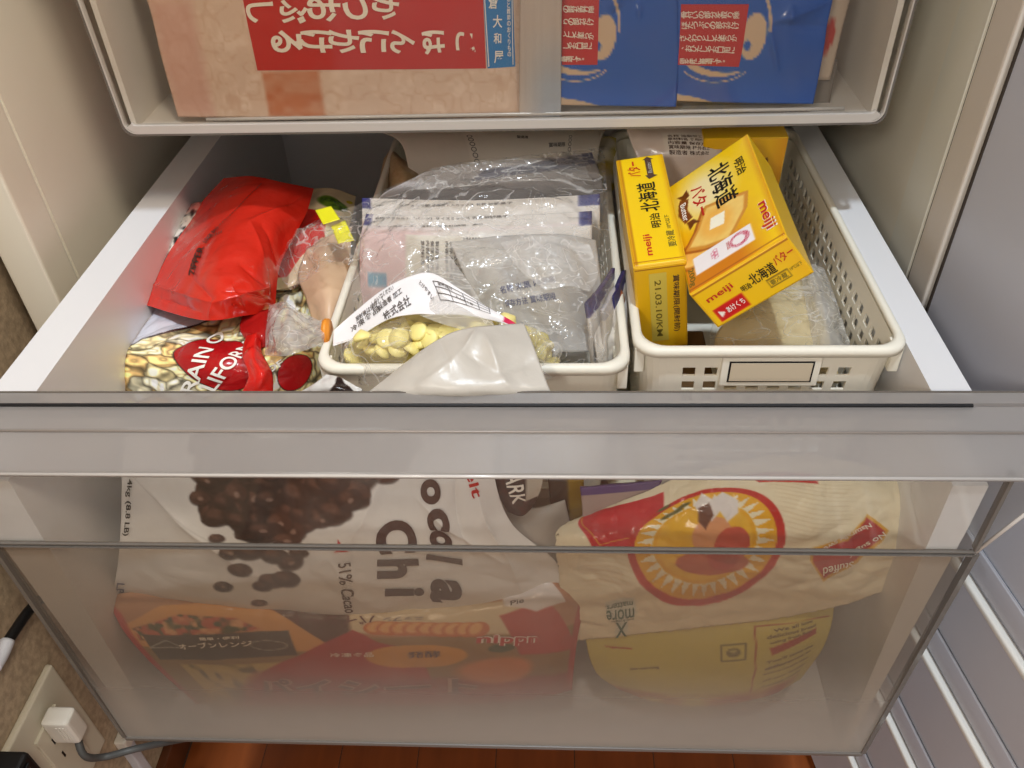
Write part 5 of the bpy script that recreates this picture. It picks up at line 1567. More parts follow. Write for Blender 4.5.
region([(-0.0813,0.0366,-0.01), (-0.0628,0.04,-0.006), (-0.0578,0.0207,-0.012), (-0.0756,0.0278,-0.018)], 0.0, 0.003, 9, gap=.0085)
proto = None
for c, t in spots:
    if proto is None:
        o = bpy.data.objects.new('white_chip', cme); proto = o
    else:
        o = proto.copy()
    col.objects.link(o)
    o.location = c
    o.rotation_euler = (rnd.uniform(-.9, .9), rnd.uniform(-.9, .9), rnd.uniform(0, 6))
    if rnd.random() < .45:
        o.rotation_euler.x += math.pi
    s = rnd.uniform(1.02, 1.2); o.scale = (s, s, s)
    tag(o, 'pale yellow chip heaped in the open white bag', 'chocolate chip', 'white chocolate chips in the open bag')
dp_, _ = sheet('black_wrapper', [[(-0.0894,0.0232,-0.004), (-0.0774,0.0168,-0.002), (-0.064,0.0098,-0.006)], [(-0.0968,0.018,-0.008), (-0.0806,0.0071,-0.002), (-0.0683,0.0087,-0.01)], [(-0.114,0.0201,-0.02), (-0.0925,0.0139,-0.018), (-0.0747,0.0143,-0.02)]],
    M['glossprint'], None, step=0.0012, wr=[(0.006, 60)], color=lambda S: mixc(base(S, (214, 212, 208)), m_poly(S, [q(S, .35, -.1), q(S, .9, .3), q(S, 1.1, 1.1), q(S, .5, .8)], .001), (40, 28, 26)), seed=96, thick=0.001)
tag(dp_, 'small shiny black and silver wrapper corner at the left foot of the open chips bag', 'wrapper')

# ================================================================== BEHIND THE CLEAR FRONT
def choc(S):
    im = base(S, (244, 244, 244))
    im = mixc(im, noise2(S, 12, 2) * .3, (226, 226, 226))
    # heap of dark drops printed on the bag
    rnd = random.Random(9)
    def drop(im, c, r, ang, k):
        dark = (58, 36, 28) if k % 3 else (78, 50, 40)
        b = m_ell(S, c, r, r * .82, ang, .0006)
        tip = m_ell(S, c + np.array([math.cos(ang), math.sin(ang)]) * r * .55, r * .62, r * .36, ang, .0006)
        mm = np.maximum(b, tip)
        im = mixc(im, m_ell(S, c + np.array([.0004, .0010]), r * 1.08, r * .9, ang, .0015) * .7, (30, 18, 14))
        im = mixc(im, mm, dark)
        im = mixc(im, m_ell(S, c + np.array([-.25, -.28]) * r, r * .55, r * .40, ang, .0025) * .6, (128, 92, 76))
        im = mixc(im, m_ell(S, c + np.array([.1, .15]) * r, r * .3, r * .2, ang, .0008) * (.6 if k % 5 < 2 else .15), (196, 168, 154))
        return im
    A = lambda p: S.ab(p)
    heap = [A((-0.1769,0,-0.0405)), A((-0.0297,0,-0.04)), A((-0.0619,0,-0.0756)), A((-0.0981,-0.01,-0.1072)), A((-0.1246,-0.01,-0.1203)), A((-0.1583,-0.01,-0.124)), A((-0.1793,-0.01,-0.1081)), A((-0.1804,-0.005,-0.083))]
    im = mixc(im, m_poly(S, [p + np.array([.002, .0015]) for p in heap[:6]] + heap[6:], .003), (40, 26, 22))
    hp = heap
    def inside(p):
        x, y = p; r = False
        for i in range(len(hp)):
            x0, y0 = hp[i]; x1, y1 = hp[(i + 1) % len(hp)]
            if (y0 > y) != (y1 > y) and x < (x1 - x0) * (y - y0) / (y1 - y0) + x0:
                r = not r
        return r
    mn = np.min(hp, 0); mx = np.max(hp, 0)
    for k in range(300):
        c = np.array([rnd.uniform(mn[0], mx[0]), rnd.uniform(mn[1], mx[1])])
        if inside(c):
            im = drop(im, c, rnd.uniform(.0072, .0105), rnd.uniform(0, 6.3), k)
    for k, (p, r) in enumerate((((-0.1836,-0.01,-0.0855), .0075), ((-0.1745,-0.01,-0.0677), .0072), ((-0.1694,-0.01,-0.0894), .007), ((-0.1806,-0.015,-0.1215), .005), ((-0.16,-0.015,-0.1021), .008), ((-0.1457,-0.015,-0.1124), .009), ((-0.1317,-0.015,-0.123), .009), ((-0.157,-0.02,-0.1303), .009), ((-0.1398,-0.02,-0.1334), .009),
                                ((-0.1707,-0.02,-0.151), .0075), ((-0.1875,-0.02,-0.1702), .006), ((-0.1307,-0.02,-0.1411), .008), ((-0.1484,-0.02,-0.1623), .008), ((-0.1376,-0.02,-0.1597), .0085), ((-0.1575,-0.02,-0.1696), .006), ((-0.1624,-0.025,-0.1836), .005), ((-0.1717,-0.02,-0.1316), .007), ((-0.1227,-0.02,-0.1298), .006))):
        im = drop(im, A(p), r * .92, rnd.uniform(-.6, .6), k)
    # small red flower mark
    im = mixc(im, m_poly(S, [A((-0.0941,-0.015,-0.1225)), A((-0.088,-0.018,-0.1318)), A((-0.0975,-0.018,-0.133))], .0006), (206, 40, 40))
    # corner fold lines
    im = mixc(im, m_line(S, A((-0.2348,0,-0.069)), A((-0.1664,-0.02,-0.1394)), .0006, .001) * .4, (176, 176, 176))
    return im
ch = empty('chocolate_chips_bag', (-0.1066,-0.03,-0.179))
tag(ch, 'large white bag of dark chocolate drops lying sideways behind the clear drawer front', 'food bag')
CN = [[(-0.2288,0.012,-0.0412), (-0.1784,0.012,-0.0411), (-0.1119,0.014,-0.0428), (-0.0445,0.012,-0.0407), (-0.0051,0.012,-0.0424), (0.019,0.012,-0.0441)],
      [(-0.2347,-0.002,-0.0669), (-0.1797,-0.004,-0.0645), (-0.1119,-0.004,-0.064), (-0.045,-0.004,-0.0636), (-0.0054,-0.004,-0.0652), (0.0164,0,-0.0711)],
      [(-0.2466,-0.01,-0.1089), (-0.1847,-0.018,-0.0988), (-0.1145,-0.02,-0.0957), (-0.0471,-0.018,-0.0972), (-0.0039,-0.014,-0.1014), (0.0272,-0.006,-0.1146)],
      [(-0.2575,-0.018,-0.1435), (-0.1906,-0.028,-0.1317), (-0.1186,-0.03,-0.128), (-0.0496,-0.028,-0.1294), (0.0083,-0.022,-0.1362), (0.0576,-0.014,-0.1458)],
      [(-0.2731,-0.018,-0.1795), (-0.2017,-0.03,-0.1736), (-0.1278,-0.032,-0.1765), (-0.0558,-0.03,-0.1828), (0.0167,-0.024,-0.1849), (0.0663,-0.018,-0.1801)],
      [(-0.2881,0,-0.2152), (-0.2245,-0.006,-0.2267), (-0.1452,-0.006,-0.233), (-0.0653,-0.006,-0.2338), (0.0139,-0.004,-0.2268), (0.0606,-0.004,-0.2126)]]
o, CS = sheet('bag_body', CN, M['softprint'], ch, step=0.0011, wr=[(0.008, 9), (0.0025, 30)], color=choc, seed=101, pillow=0.012,
    folds=[((-0.0608,0,-0.0775), (-0.0862,-0.01,-0.1285), .004, .006), ((-0.0358,0,-0.0973), (0.0176,-0.01,-0.1493), .004, .005), ((-0.01,0,-0.0771), (-0.0036,-0.01,-0.144), -.004, .006), ((-0.2231,0,-0.0888), (-0.1694,-0.01,-0.1701), .0035, .005), ((-0.1015,-0.02,-0.1384), (-0.0873,-0.02,-0.1854), .003, .005), ((0.0069,-0.01,-0.0857), (0.0316,-0.02,-0.1708), .004, .006)])
M['ink_choc'] = plain('dark_chocolate_ink', (72, 48, 42), 0.4)
for s, a, b, h in (('o', (-0.0256,-0.005,-0.07), (-0.025,-0.01,-0.09), .020), ('c', (-0.0227,-0.01,-0.094), (-0.0216,-0.015,-0.1108), .0205), ('o', (-0.0216,-0.015,-0.1108), (-0.0214,-0.018,-0.1275), .0185), ('l', (-0.0202,-0.02,-0.1326), (-0.0207,-0.02,-0.1382), .026), ('a', (-0.0205,-0.022,-0.1549), (-0.0221,-0.026,-0.1779), .0195)):
    lettering(CS, s, a, b, h, M['ink_choc'], ch, eps=.001, bold=.045)
for s, a, b, h in (('C', (-0.0516,-0.012,-0.1043), (-0.0528,-0.018,-0.1324), .0275), ('h', (-0.0528,-0.02,-0.1354), (-0.0546,-0.023,-0.153), .0265), ('i', (-0.0512,-0.025,-0.1631), (-0.0522,-0.025,-0.1715), .024)):
    lettering(CS, s, a, b, h, M['ink_choc'], ch, eps=.001, bold=.045)
lettering(CS, 'elt', (0.0013,-0.004,-0.0633), (0.0058,-0.01,-0.0828), .0155, M['ink_red'], ch, eps=.001, skew=.2)
lettering(CS, '51% Cacao', (-0.0912,-0.02,-0.1405), (-0.0924,-0.028,-0.189), .0075, M['ink_brown'], ch, eps=.001)
lettering(CS, '4kg (8.8 LB)', (-0.2318,-0.002,-0.0747), (-0.2469,-0.012,-0.1227), .0050, M['ink'], ch, eps=.001)
lettering(CS, 'LB', (-0.2642,-0.018,-0.1696), (-0.2685,-0.018,-0.1819), .0055, M['ink_blue'], ch, eps=.001)
tbk, _ = sheet('bag_back', [[(-0.19, 0.34, -0.168), (-0.05, 0.34, -0.163), (0.06, 0.34, -0.168)], [(-0.20, 0.2, -0.155), (-0.05, 0.2, -0.150), (0.06, 0.2, -0.155)], [(-0.20, 0.07, -0.165), (-0.05, 0.07, -0.160), (0.06, 0.07, -0.165)]],
    M['softprint'], ch, step=0.006, wr=[(0.004, 12)], color=lambda S: base(S, (220, 218, 212)), seed=102, thick=0.08, pillow=0.03)

# dark chocolate pack and things seen between the bags
dkp, DS = sheet('dark_chocolate_pack', [[(0.0133,0.01,-0.07), (0.0302,0.008,-0.0679), (0.0502,0.01,-0.0698)], [(0.0156,0.002,-0.0869), (0.0319,0,-0.0866), (0.0481,0.004,-0.0869)], [(0.0244,0,-0.1091), (0.0341,-0.002,-0.1108), (0.0424,0.002,-0.1049)]],
    M['glossprint'], None, step=0.0012, wr=[(0.003, 50)], color=lambda S: mixc(mixc(base(S, (66, 60, 60)), np.clip(noise2(S, 300, 3) * 2 - 1, 0, 1), (110, 70, 66)), m_poly(S, [q(S, .68, .25), q(S, 1.1, .1), q(S, 1.1, .75), q(S, .66, .75)], .001), (196, 190, 178)), seed=111, thick=0.004)
tag(dkp, 'dark pack lettered RK in white beside the chocolate chips bag', 'food pack')
lettering(DS, 'DARK', (0.0277,0.006,-0.0659), (0.0323,0,-0.0997), .0105, M['ink_white'], dkp, eps=.001)
gw, _ = sheet('grey_film_packet', [[(0.0094,0.014,-0.1125), (0.0392,0.012,-0.1184), (0.064,0.016,-0.1142)], [(0.0066,0,-0.1285), (0.0392,-0.002,-0.1311), (0.069,0.004,-0.138)], [(0.0105,-0.018,-0.1562), (0.0391,-0.02,-0.1588), (0.0712,-0.014,-0.1605)]],
    M['softprint'], None, step=0.002, wr=[(0.006, 26)], color=lambda S: base(S, (182, 176, 168)), seed=112, pillow=0.01)
tag(gw, 'grey blank film packet between the chocolate bag and the tortilla bag', 'food packet')
gp, _ = sheet('gold_dark_packet', [[(0.052,0.022,-0.1001), (0.0646,0.022,-0.1), (0.0773,0.024,-0.102)], [(0.0547,0.014,-0.1335), (0.0663,0.014,-0.1378), (0.0779,0.016,-0.1356)]],
    M['glossprint'], None, step=0.0015, wr=[(0.004, 60)], color=lambda S: mixc(mixc(base(S, (64, 56, 48)), np.clip((S.U - .5) * 12, 0, 1), (150, 122, 40)), np.clip(noise2(S, 160, 3) * 4 - 2.6, 0, 1), (150, 144, 136)), seed=113, thick=0.004)
tag(gp, 'small dark and gold packet in front of the middle basket corner', 'food packet')
pp, _ = sheet('purple_band_pouch', [[(0.0741,0.01,-0.0951), (0.1013,0.01,-0.0919), (0.1295,0.01,-0.0877)], [(0.0755,0.004,-0.1058), (0.1015,0.004,-0.1025), (0.125,0.004,-0.0982)], [(0.077,-0.01,-0.1262), (0.1017,-0.01,-0.1238), (0.1233,-0.01,-0.1192)]],
    M['softprint'], None, step=0.0015, wr=[(0.002, 40)], color=lambda S: mixc(base(S, (168, 148, 142)), np.clip((.26 - S.W) * 60, 0, 1), (86, 66, 122)), seed=114, thick=0.004)
tag(pp, 'greyish pink pouch with a purple top band behind the tortilla bag', 'pouch')

# ---- tortilla bag
def tort(S):
    im = base(S, (240, 230, 200))
    im = mixc(im, noise2(S, 30, 2) * .35, (248, 240, 216))
    wv = np.abs(np.sin((S.B + .006 * np.sin(S.A * 60)) * 900))
    A = lambda p: S.ab(p)
    reg1 = m_poly(S, [A((0.1942,-0.01,-0.0649)), A((0.2442,-0.01,-0.0646)), A((0.2487,-0.02,-0.0964)), A((0.2139,-0.02,-0.1173))], .006) + m_poly(S, [A((0.0776,-0.02,-0.1355)), A((0.1281,-0.02,-0.1238)), A((0.1225,-0.025,-0.1449)), A((0.0781,-0.025,-0.1653))], .006)
    im = mixc(im, np.clip(reg1, 0, 1) * np.clip((wv - .85) * 5, 0, 1) * .3, (190, 160, 110))
    im = mixc(im, m_poly(S, [A((0.0756,-0.01,-0.093)), A((0.1279,-0.01,-0.0768)), A((0.1277,-0.02,-0.1185)), A((0.0835,-0.02,-0.1267))], .001), (206, 44, 54))
    for a, b in ((A((0.0789,-0.01,-0.093)), A((0.0874,-0.02,-0.1191))), (A((0.0874,-0.02,-0.1191)), A((0.1232,-0.02,-0.103)))):
        im = mixc(im, m_line(S, a, b, .0009), (226, 150, 60))
    im = mixc(im, m_poly(S, [A((0.176,-0.005,-0.0648)), A((0.2235,-0.005,-0.0645)), A((0.2259,-0.008,-0.0706)), A((0.1888,-0.008,-0.069))], .001), (196, 40, 38))
    # round emblem
    c = A((0.1565,-0.02,-0.1129))
    R = .0500; Rb = .0445
    im = mixc(im, m_ell(S, c, R, Rb), (200, 40, 32))
    im = mixc(im, m_ell(S, c, R * .90, Rb * .90), (240, 180, 30))
    a = S.A - c[0]; b = S.B - c[1]
    r = np.hypot(a / R, b / Rb); th = np.arctan2(b, a)
    sp = np.abs(((th * 34 / (2 * math.pi)) % 1) - .5) * 2
    ray = (r > .66) & (r < .86) & (sp < (.86 - r) / .20 * .8 + .04)
    im = mixc(im, ray * 1.0, (246, 238, 206))
    rr = np.clip(1 - np.abs(r - .665) / .012, 0, 1)
    im = mixc(im, rr, (246, 236, 190))
    im = mixc(im, m_ell(S, c, R * .60, Rb * .60), (242, 190, 50))
    # seated figure in a white blouse
    im = mixc(im, m_ell(S, A((0.1646,-0.02,-0.1363)), .023, .008, .1), (196, 96, 70))
    im = mixc(im, m_ell(S, A((0.1613,-0.02,-0.1087)), .0125, .014, .2), (226, 160, 112))
    im = mixc(im, m_ell(S, A((0.1763,-0.02,-0.1178)), .0110, .0125, .4), (200, 84, 66))
    im = mixc(im, m_ell(S, A((0.1708,-0.02,-0.1318)), .0100, .0085, .4), (184, 62, 52))
    im = mixc(im, m_poly(S, [A((0.1486,-0.01,-0.0893)), A((0.1525,-0.01,-0.0775)), A((0.1597,-0.01,-0.0833)), A((0.1653,-0.01,-0.0765)), A((0.1766,-0.01,-0.0841)), A((0.1777,-0.012,-0.0946)), A((0.1708,-0.015,-0.1002)), A((0.165,-0.015,-0.0903)), A((0.1612,-0.014,-0.1005)), A((0.1532,-0.012,-0.0979))], .0012), (238, 234, 232))
    im = mixc(im, m_poly(S, [A((0.1517,-0.012,-0.0899)), A((0.1576,-0.012,-0.085)), A((0.1611,-0.014,-0.0945)), A((0.1577,-0.016,-0.1074)), A((0.1515,-0.016,-0.0993))], .001), (104, 60, 42))
    for p, rx, ry in (((0.0851,0,0.2244), 0, 0),):
        pass
    for p in ((0.137,-0.012,-0.0941), (0.1411,-0.012,-0.0881), (0.1321,-0.012,-0.0981), (0.1288,-0.012,-0.0902)):
        im = mixc(im, m_ell(S, A(p), .0050, .0020, -.5, .0012), (98, 100, 50))
    # right banner
    im = mixc(im, m_poly(S, [A((0.2306,-0.02,-0.1352)), A((0.2288,-0.018,-0.1238)), A((0.2517,-0.015,-0.1156)), A((0.2614,-0.012,-0.0947)), A((0.278,-0.015,-0.108)), A((0.2625,-0.02,-0.1347)), A((0.2434,-0.022,-0.1546))], .001), (226, 170, 50))
    im = mixc(im, m_poly(S, [A((0.2326,-0.02,-0.1352)), A((0.2312,-0.018,-0.1259)), A((0.2537,-0.015,-0.1187)), A((0.2623,-0.012,-0.0987)), A((0.2754,-0.015,-0.1081)), A((0.2605,-0.02,-0.1315)), A((0.2425,-0.022,-0.1501))], .001), (190, 42, 34))
    # pale label
    im = mixc(im, m_poly(S, [A((0.0922,-0.03,-0.1698)), A((0.1122,-0.03,-0.1635)), A((0.1154,-0.03,-0.1814)), A((0.1094,-0.03,-0.1889)), A((0.1109,-0.032,-0.2035)), A((0.1001,-0.032,-0.2063)), A((0.1017,-0.03,-0.1915)), A((0.0943,-0.03,-0.188))], .0008), (222, 226, 212))
    return im
tt = empty('tortilla_bag', (0.1929,-0.03,-0.2147))
tag(tt, 'cream bag of flat bread with a round yellow emblem, behind the clear front', 'food bag')
TN = [[(0.0799,0.004,-0.1151), (0.1146,0.004,-0.0943), (0.1466,0.006,-0.0765), (0.1978,0.01,-0.0634), (0.2436,0.01,-0.0668), (0.2743,0.008,-0.074)],
      [(0.0603,-0.006,-0.1184), (0.1075,-0.008,-0.103), (0.1516,-0.01,-0.0804), (0.2011,-0.01,-0.0686), (0.2498,-0.008,-0.0704), (0.2927,-0.004,-0.0897)],
      [(0.0576,-0.014,-0.127), (0.1039,-0.02,-0.1136), (0.1517,-0.024,-0.0978), (0.2023,-0.024,-0.0922), (0.2582,-0.02,-0.0933), (0.3053,-0.014,-0.1099)],
      [(0.0604,-0.02,-0.1643), (0.1055,-0.028,-0.1525), (0.1551,-0.032,-0.1383), (0.2069,-0.032,-0.1286), (0.2567,-0.028,-0.1244), (0.3035,-0.022,-0.1314)],
      [(0.0636,-0.028,-0.224), (0.1081,-0.033,-0.2071), (0.1607,-0.035,-0.1926), (0.2153,-0.034,-0.1805), (0.2583,-0.032,-0.1658), (0.2885,-0.026,-0.1551)]]
o, TS = sheet('bag_body', TN, M['glossprint'], tt, step=0.0010, wr=[(0.006, 14), (0.004, 40), (0.002, 90)], color=tort, seed=121, pillow=0.010, jag=0.002)
lettering(TS, 'more', (0.1132,-0.03,-0.1802), (0.0942,-0.03,-0.1843), .0058, M['ink_green'], tt, eps=.0009)
lettering(TS, 'matters.', (0.1119,-0.03,-0.1694), (0.0924,-0.03,-0.1746), .0034, M['ink_green'], tt, eps=.0009)
lettering(TS, 'fruits & veggies', (0.1137,-0.03,-0.1888), (0.0981,-0.03,-0.1929), .0018, M['ink_green'], tt, eps=.0009, cut=0)
lettering(TS, 'X', (0.1098,-0.032,-0.1984), (0.1012,-0.032,-0.1999), .0100, M['ink_green'], tt, eps=.0009)
lettering(TS, 'No sugar', (0.275,-0.015,-0.1091), (0.2556,-0.018,-0.1309), .0050, M['ink_cream'], tt, eps=.0009)
lettering(TS, 'Naturally sweet', (0.2645,-0.014,-0.1023), (0.2334,-0.018,-0.1269), .0050, M['ink_cream'], tt, eps=.0009)
lettering(TS, 'Stuffed', (0.2588,-0.02,-0.1358), (0.2406,-0.02,-0.145), .0060, M['ink_cream'], tt, eps=.0009)
hid, _ = sheet('bag_back', [[(0.10, 0.32, -0.168), (0.18, 0.32, -0.163), (0.262, 0.32, -0.168)], [(0.10, 0.18, -0.155), (0.18, 0.18, -0.150), (0.262, 0.18, -0.155)], [(0.10, 0.05, -0.165), (0.18, 0.05, -0.160), (0.262, 0.05, -0.165)]],
    M['softprint'], tt, step=0.006, wr=[(0.004, 12)], color=lambda S: base(S, (222, 212, 184)), seed=122, thick=0.08, pillow=0.03)

# ---- yellow bag below
def yel(S):
    im = base(S, (214, 200, 104))
    im = mixc(im, noise2(S, 30, 2) * .3, (196, 184, 96))
    A = lambda p: S.ab(p)
    im = mixc(im, m_line(S, A((0.1974,-0.04,-0.1841)), A((0.2044,-0.045,-0.2608)), .0010), (170, 52, 34))
    im = mixc(im, m_line(S, A((0.1977,-0.04,-0.1817)), A((0.2473,-0.035,-0.1759)), .0008), (170, 52, 34))
    im = mixc(im, m_poly(S, [A((0.2118,-0.04,-0.2089)), A((0.2404,-0.038,-0.1861)), A((0.2419,-0.038,-0.1935)), A((0.2147,-0.04,-0.2179))], .0008), (176, 60, 40))
    im = mixc(im, np.clip((S.W - .84) * 10, 0, 1) * np.clip(noise2(S, 60, 5) * 3 - 1.1, 0, 1), (170, 44, 34))
    e0 = [A((0.1774,-0.04,-0.2073)), A((0.1931,-0.04,-0.203)), A((0.1955,-0.042,-0.2219)), A((0.1793,-0.042,-0.225))]
    for i in range(4):
        im = mixc(im, m_line(S, e0[i], e0[(i + 1) % 4], .0006), (110, 104, 60))
    im = mixc(im, m_ell(S, (e0[0] + e0[2]) / 2, .0042, .0036), (120, 112, 64))
    im = mixc(im, m_ell(S, (e0[0] + e0[2]) / 2 + np.array([0, -.001]), .0022, .0012), (196, 184, 110))
    return im
yb = empty('yellow_food_bag', (0.1691,-0.045,-0.2812))
tag(yb, 'yellowish round bag with brown red small print below the cream bag, in the foggy front', 'food bag')
YN = [[(0.0829,-0.016,-0.1999), (0.1259,-0.018,-0.1837), (0.1755,-0.018,-0.1778), (0.2241,-0.018,-0.1721), (0.2578,-0.014,-0.1746)],
      [(0.08,-0.028,-0.2209), (0.1264,-0.034,-0.2103), (0.1757,-0.036,-0.2008), (0.2239,-0.036,-0.192), (0.2566,-0.026,-0.1963)],
      [(0.0883,-0.034,-0.2549), (0.1322,-0.042,-0.2485), (0.1799,-0.044,-0.2435), (0.2239,-0.042,-0.2318), (0.2535,-0.032,-0.2231)],
      [(0.1077,-0.036,-0.277), (0.1401,-0.044,-0.2826), (0.1804,-0.046,-0.2805), (0.2191,-0.044,-0.2679), (0.2442,-0.034,-0.2613)]]
o, YS = sheet('bag_body', YN, M['softprint'], yb, step=0.0013, wr=[(0.004, 16)], color=yel, seed=131, pillow=0.04)
for k, (s, xa, ya, xb, yb_) in enumerate((('We all love', 0, 0, 0, 0), ('delicious and', 0, 0, 0, 0), ('using home grown', 0, 0, 0, 0))):
    pass
for s, a, b in (('We all love', (0.2109,-0.04,-0.1862), (0.2358,-0.038,-0.1765)), ('delicious bread', (0.2081,-0.04,-0.195), (0.2388,-0.038,-0.1813)), ('using fresh flour', (0.2108,-0.04,-0.2025), (0.2381,-0.038,-0.1886)),
                ("You'll taste the", (0.211,-0.042,-0.2241), (0.2405,-0.04,-0.203)), ('difference in', (0.2109,-0.042,-0.2322), (0.2406,-0.04,-0.2107)), ('every single bite', (0.2107,-0.042,-0.2404), (0.2406,-0.04,-0.2185)), ('of our family', (0.212,-0.042,-0.2487), (0.2395,-0.04,-0.2278)), ('recipe made', (0.2124,-0.044,-0.2537), (0.2371,-0.042,-0.2327)), ('Vegetables', (0.0943,-0.03,-0.2253), (0.1139,-0.034,-0.2211)), ('per serving', (0.1137,-0.036,-0.2451), (0.1352,-0.04,-0.2364))):
    lettering(YS, s, a, b, .0030, M['ink_brown'] if 'V' not in s else M['ink_red'], yb, eps=.0008, cut=.01)

# ---- puff pastry bag
def pastry(S):
    A = lambda p: S.ab(p)
    im = base(S, (196, 150, 110))
    # white and red ends
    im = mixc(im, noise2(S, 26, 4) * .5, (150, 70, 50))
    im = mixc(im, m_poly(S, [A((-0.262,-0.04,-0.1955)), A((0.0888,-0.04,-0.1868)), A((0.0924,-0.048,-0.3017)), A((-0.2353,-0.048,-0.3147))], .001), (150, 118, 70))
    # open pie picture
    im = mixc(im, m_poly(S, [A((-0.2688,-0.035,-0.2007)), A((-0.2341,-0.03,-0.1817)), A((-0.1724,-0.03,-0.1755)), A((-0.1228,-0.035,-0.192)), A((-0.1043,-0.04,-0.2203)), A((-0.2673,-0.04,-0.2249))], .001), (222, 160, 90))
    fil = np.clip(noise2(S, 240, 5) * 4 - 1.6, 0, 1)
    reg = m_poly(S, [A((-0.2595,-0.036,-0.2015)), A((-0.2195,-0.033,-0.1871)), A((-0.1786,-0.034,-0.1897)), A((-0.1599,-0.037,-0.2001)), A((-0.2568,-0.038,-0.2142))], .002)
    im = mixc(im, reg, (196, 92, 60)); im = mixc(im, reg * fil, (70, 78, 36)); im = mixc(im, reg * np.clip(noise2(S, 200, 9) * 4 - 2.2, 0, 1), (228, 170, 120))
    lower = m_poly(S, [A((-0.2304,-0.044,-0.2368)), A((-0.1437,-0.044,-0.2314)), A((-0.1205,-0.048,-0.2788)), A((-0.214,-0.048,-0.2821))], .002)
    im = mixc(im, lower, (206, 176, 90)); im = mixc(im, lower * np.clip(noise2(S, 150, 7) * 4 - 2, 0, 1), (110, 96, 40))
    # dark top corner and cream sky
    im = mixc(im, m_poly(S, [A((-0.159,-0.03,-0.1752)), A((-0.0952,-0.03,-0.1763)), A((-0.0931,-0.036,-0.2025)), A((-0.1107,-0.04,-0.2138))], .001), (86, 52, 40))
    im = mixc(im, m_poly(S, [A((-0.0943,-0.03,-0.1714)), A((0.0498,-0.03,-0.166)), A((0.0604,-0.036,-0.1986)), A((-0.095,-0.036,-0.2052))], .003), (222, 204, 170))
    # red panel
    im = mixc(im, m_poly(S, [A((-0.1351,-0.042,-0.2248)), A((-0.1095,-0.04,-0.2072)), A((-0.0927,-0.036,-0.2)), A((-0.0739,-0.04,-0.2089)), A((-0.0434,-0.042,-0.2181)), A((-0.0329,-0.048,-0.2756)), A((-0.1861,-0.048,-0.2842)), A((-0.168,-0.045,-0.2445))], .001), (178, 34, 34))
    im = mixc(im, m_poly(S, [A((-0.1735,-0.045,-0.2446)), A((0.0717,-0.045,-0.2369)), A((0.0723,-0.048,-0.2778)), A((-0.195,-0.048,-0.2876))], .006) * .8, (160, 38, 36))
    # pastries
    for k in range(9):
        c = A((-0.0729,-0.036,-0.1969)) + np.array([.0065 * k, .0006 * k])
        im = mixc(im, m_ell(S, c, .0075, .0080, .3, .001), (206, 110, 54)); im = mixc(im, m_ell(S, c + np.array([-.0014, -.001]), .0040, .0062, .3, .0015), (238, 178, 110))
    im = mixc(im, m_ell(S, A((-0.0454,-0.042,-0.2235)), .026, .0105), (216, 150, 40))
    im = mixc(im, m_ell(S, A((0.0177,-0.04,-0.2143)), .010, .004), (60, 84, 50))
    im = mixc(im, m_ell(S, A((0.0156,-0.045,-0.2359)), .028, .012, 0, .004), (214, 130, 70))
    im = mixc(im, m_poly(S, [A((0.0172,-0.033,-0.1841)), A((0.0497,-0.03,-0.1683)), A((0.0825,-0.04,-0.2151)), A((0.0309,-0.042,-0.22))], .002), (190, 62, 50))
    im = mixc(im, m_poly(S, [A((0.0179,-0.028,-0.1623)), A((0.0547,-0.026,-0.1527)), A((0.0646,-0.03,-0.1704)), A((0.0432,-0.032,-0.1801)), A((0.021,-0.03,-0.1762))], .002), (228, 224, 226))
    # dark banner with oven drawings
    im = mixc(im, m_poly(S, [A((-0.2526,-0.038,-0.2062)), A((-0.1397,-0.038,-0.1981)), A((-0.1367,-0.042,-0.2248)), A((-0.2454,-0.043,-0.2333))], .001), (72, 66, 58))
    for p0, p1 in (((-0.2507,-0.04,-0.2217), (-0.2356,-0.039,-0.2121)), ((-0.2356,-0.039,-0.2121), (-0.2256,-0.04,-0.221)), ((-0.2507,-0.04,-0.2217), (-0.2256,-0.04,-0.221))):
        im = mixc(im, m_line(S, A(p0), A(p1), .0007), (200, 200, 190))
    c = A((-0.158,-0.04,-0.2151))
    im = mixc(im, np.clip(m_ell(S, c, .011, .005) - m_ell(S, c, .0103, .0044), 0, 1), (200, 200, 190))
    im = mixc(im, np.clip((S.U - .955) * 60, 0, 1), (178, 50, 40))
    im = mixc(im, np.clip((.03 - S.U) * 60, 0, 1), (190, 44, 46))
    return im
ps = empty('puff_pastry_bag', (-0.0889,-0.048,-0.2807))
tag(ps, 'red and brown printed bag of frozen puff pastry sheets lying under the white chocolate bag', 'food bag')
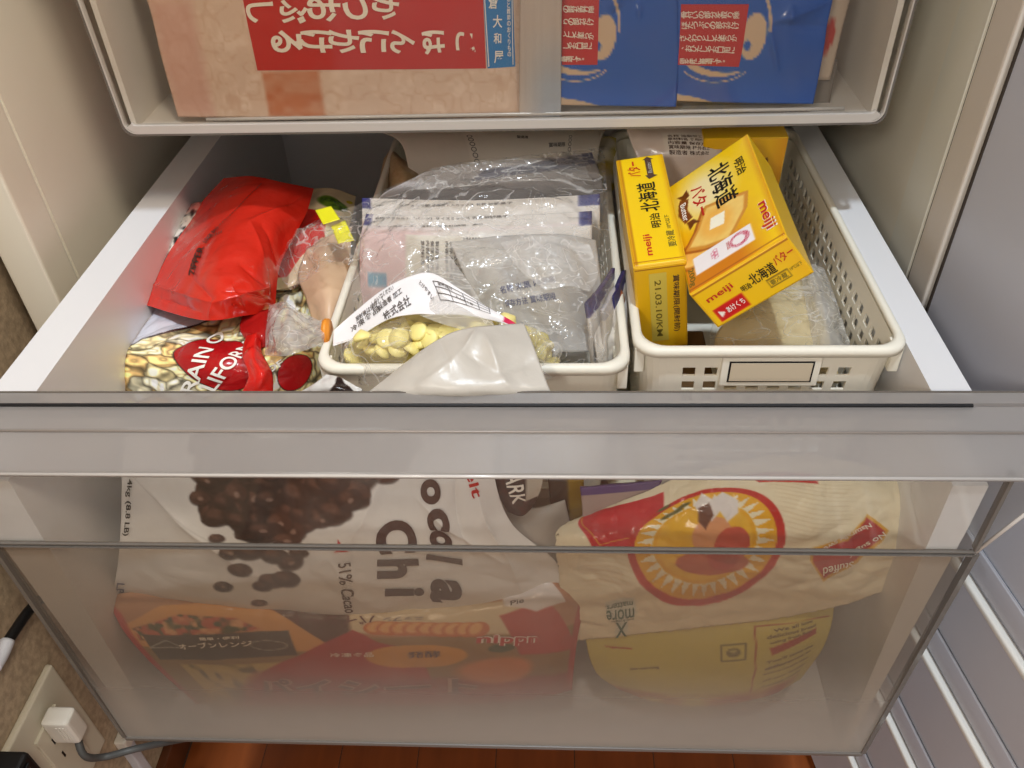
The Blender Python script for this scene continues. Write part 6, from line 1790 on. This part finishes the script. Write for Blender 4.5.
PN = [[(-0.2931,-0.022,-0.1844), (-0.2376,-0.018,-0.1788), (-0.1637,-0.016,-0.1851), (-0.0806,-0.016,-0.1859), (0.002,-0.016,-0.1769), (0.0497,-0.014,-0.1597), (0.0837,-0.016,-0.1777)],
      [(-0.2715,-0.032,-0.1872), (-0.2272,-0.032,-0.1862), (-0.1598,-0.032,-0.1872), (-0.0782,-0.032,-0.1878), (0.0027,-0.031,-0.1825), (0.0518,-0.028,-0.1711), (0.0807,-0.022,-0.1814)],
      [(-0.2647,-0.039,-0.2023), (-0.2231,-0.041,-0.2087), (-0.1619,-0.042,-0.2081), (-0.0791,-0.042,-0.2059), (0.0022,-0.041,-0.2027), (0.0517,-0.038,-0.1983), (0.0752,-0.028,-0.2015)],
      [(-0.2533,-0.044,-0.2346), (-0.2146,-0.046,-0.2386), (-0.1604,-0.047,-0.2409), (-0.0834,-0.047,-0.2413), (0.0005,-0.046,-0.2375), (0.0493,-0.044,-0.231), (0.0718,-0.036,-0.2326)],
      [(-0.2314,-0.048,-0.289), (-0.2033,-0.049,-0.2892), (-0.1541,-0.049,-0.2874), (-0.0894,-0.049,-0.285), (-0.0017,-0.049,-0.2787), (0.0452,-0.047,-0.2716), (0.07,-0.04,-0.2713)]]
o, PS = sheet('bag_body', PN, M['glossprint'], ps, step=0.0011, wr=[(0.003, 12), (0.002, 40)], color=pastry, seed=141, pillow=0.05)
def edged(S, s, a, b, h, core, rim, par, eps=.0014):
    lettering(S, s, a, b, h * 1.06, rim, par, eps=eps - .0005, bold=.06)
    lettering(S, s, a, b, h, core, par, eps=eps, bold=.02)
M['ink_maroon'] = plain('maroon_ink', (96, 26, 30), 0.4)
lettering(PS, 'パイシート', (-0.0735,-0.034,-0.1885), (-0.1378,-0.034,-0.1913), .0105, M['ink_maroon'], ps, eps=.0010)
lettering(PS, 'ニップン', (-0.0381,-0.034,-0.1864), (-0.0676,-0.034,-0.1884), .0050, M['ink_blue'], ps, eps=.0010)
edged(PS, 'パイシート', (-0.1745,-0.047,-0.2615), (-0.0019,-0.047,-0.2528), .0150, M['ink_maroon'], plain('pale_rim_ink', (196, 150, 130), 0.5), ps)
edged(PS, 'nippn', (-0.0009,-0.04,-0.2043), (0.0445,-0.04,-0.2018), .0100, M['ink_red'], M['ink_white'], ps)
lettering(PS, 'オーブンレンジ', (-0.2264,-0.04,-0.2183), (-0.1693,-0.04,-0.2114), .0058, M['ink_cream'], ps, eps=.0010)
lettering(PS, '簡単・便利', (-0.2086,-0.039,-0.2088), (-0.1772,-0.039,-0.2053), .0034, M['ink_cream'], ps, eps=.0010, cut=.01)
lettering(PS, '発酵', (-0.0527,-0.042,-0.2211), (-0.0285,-0.042,-0.219), .0060, M['ink_brown'], ps, eps=.0010)
lettering(PS, '冷凍食品', (-0.1119,-0.042,-0.2228), (-0.0782,-0.042,-0.2204), .0042, M['ink_cream'], ps, eps=.0010, cut=.01)
lettering(PS, 'Pie', (0.0247,-0.03,-0.1725), (0.0348,-0.03,-0.1687), .0050, M['ink_grey'], ps, eps=.0010)
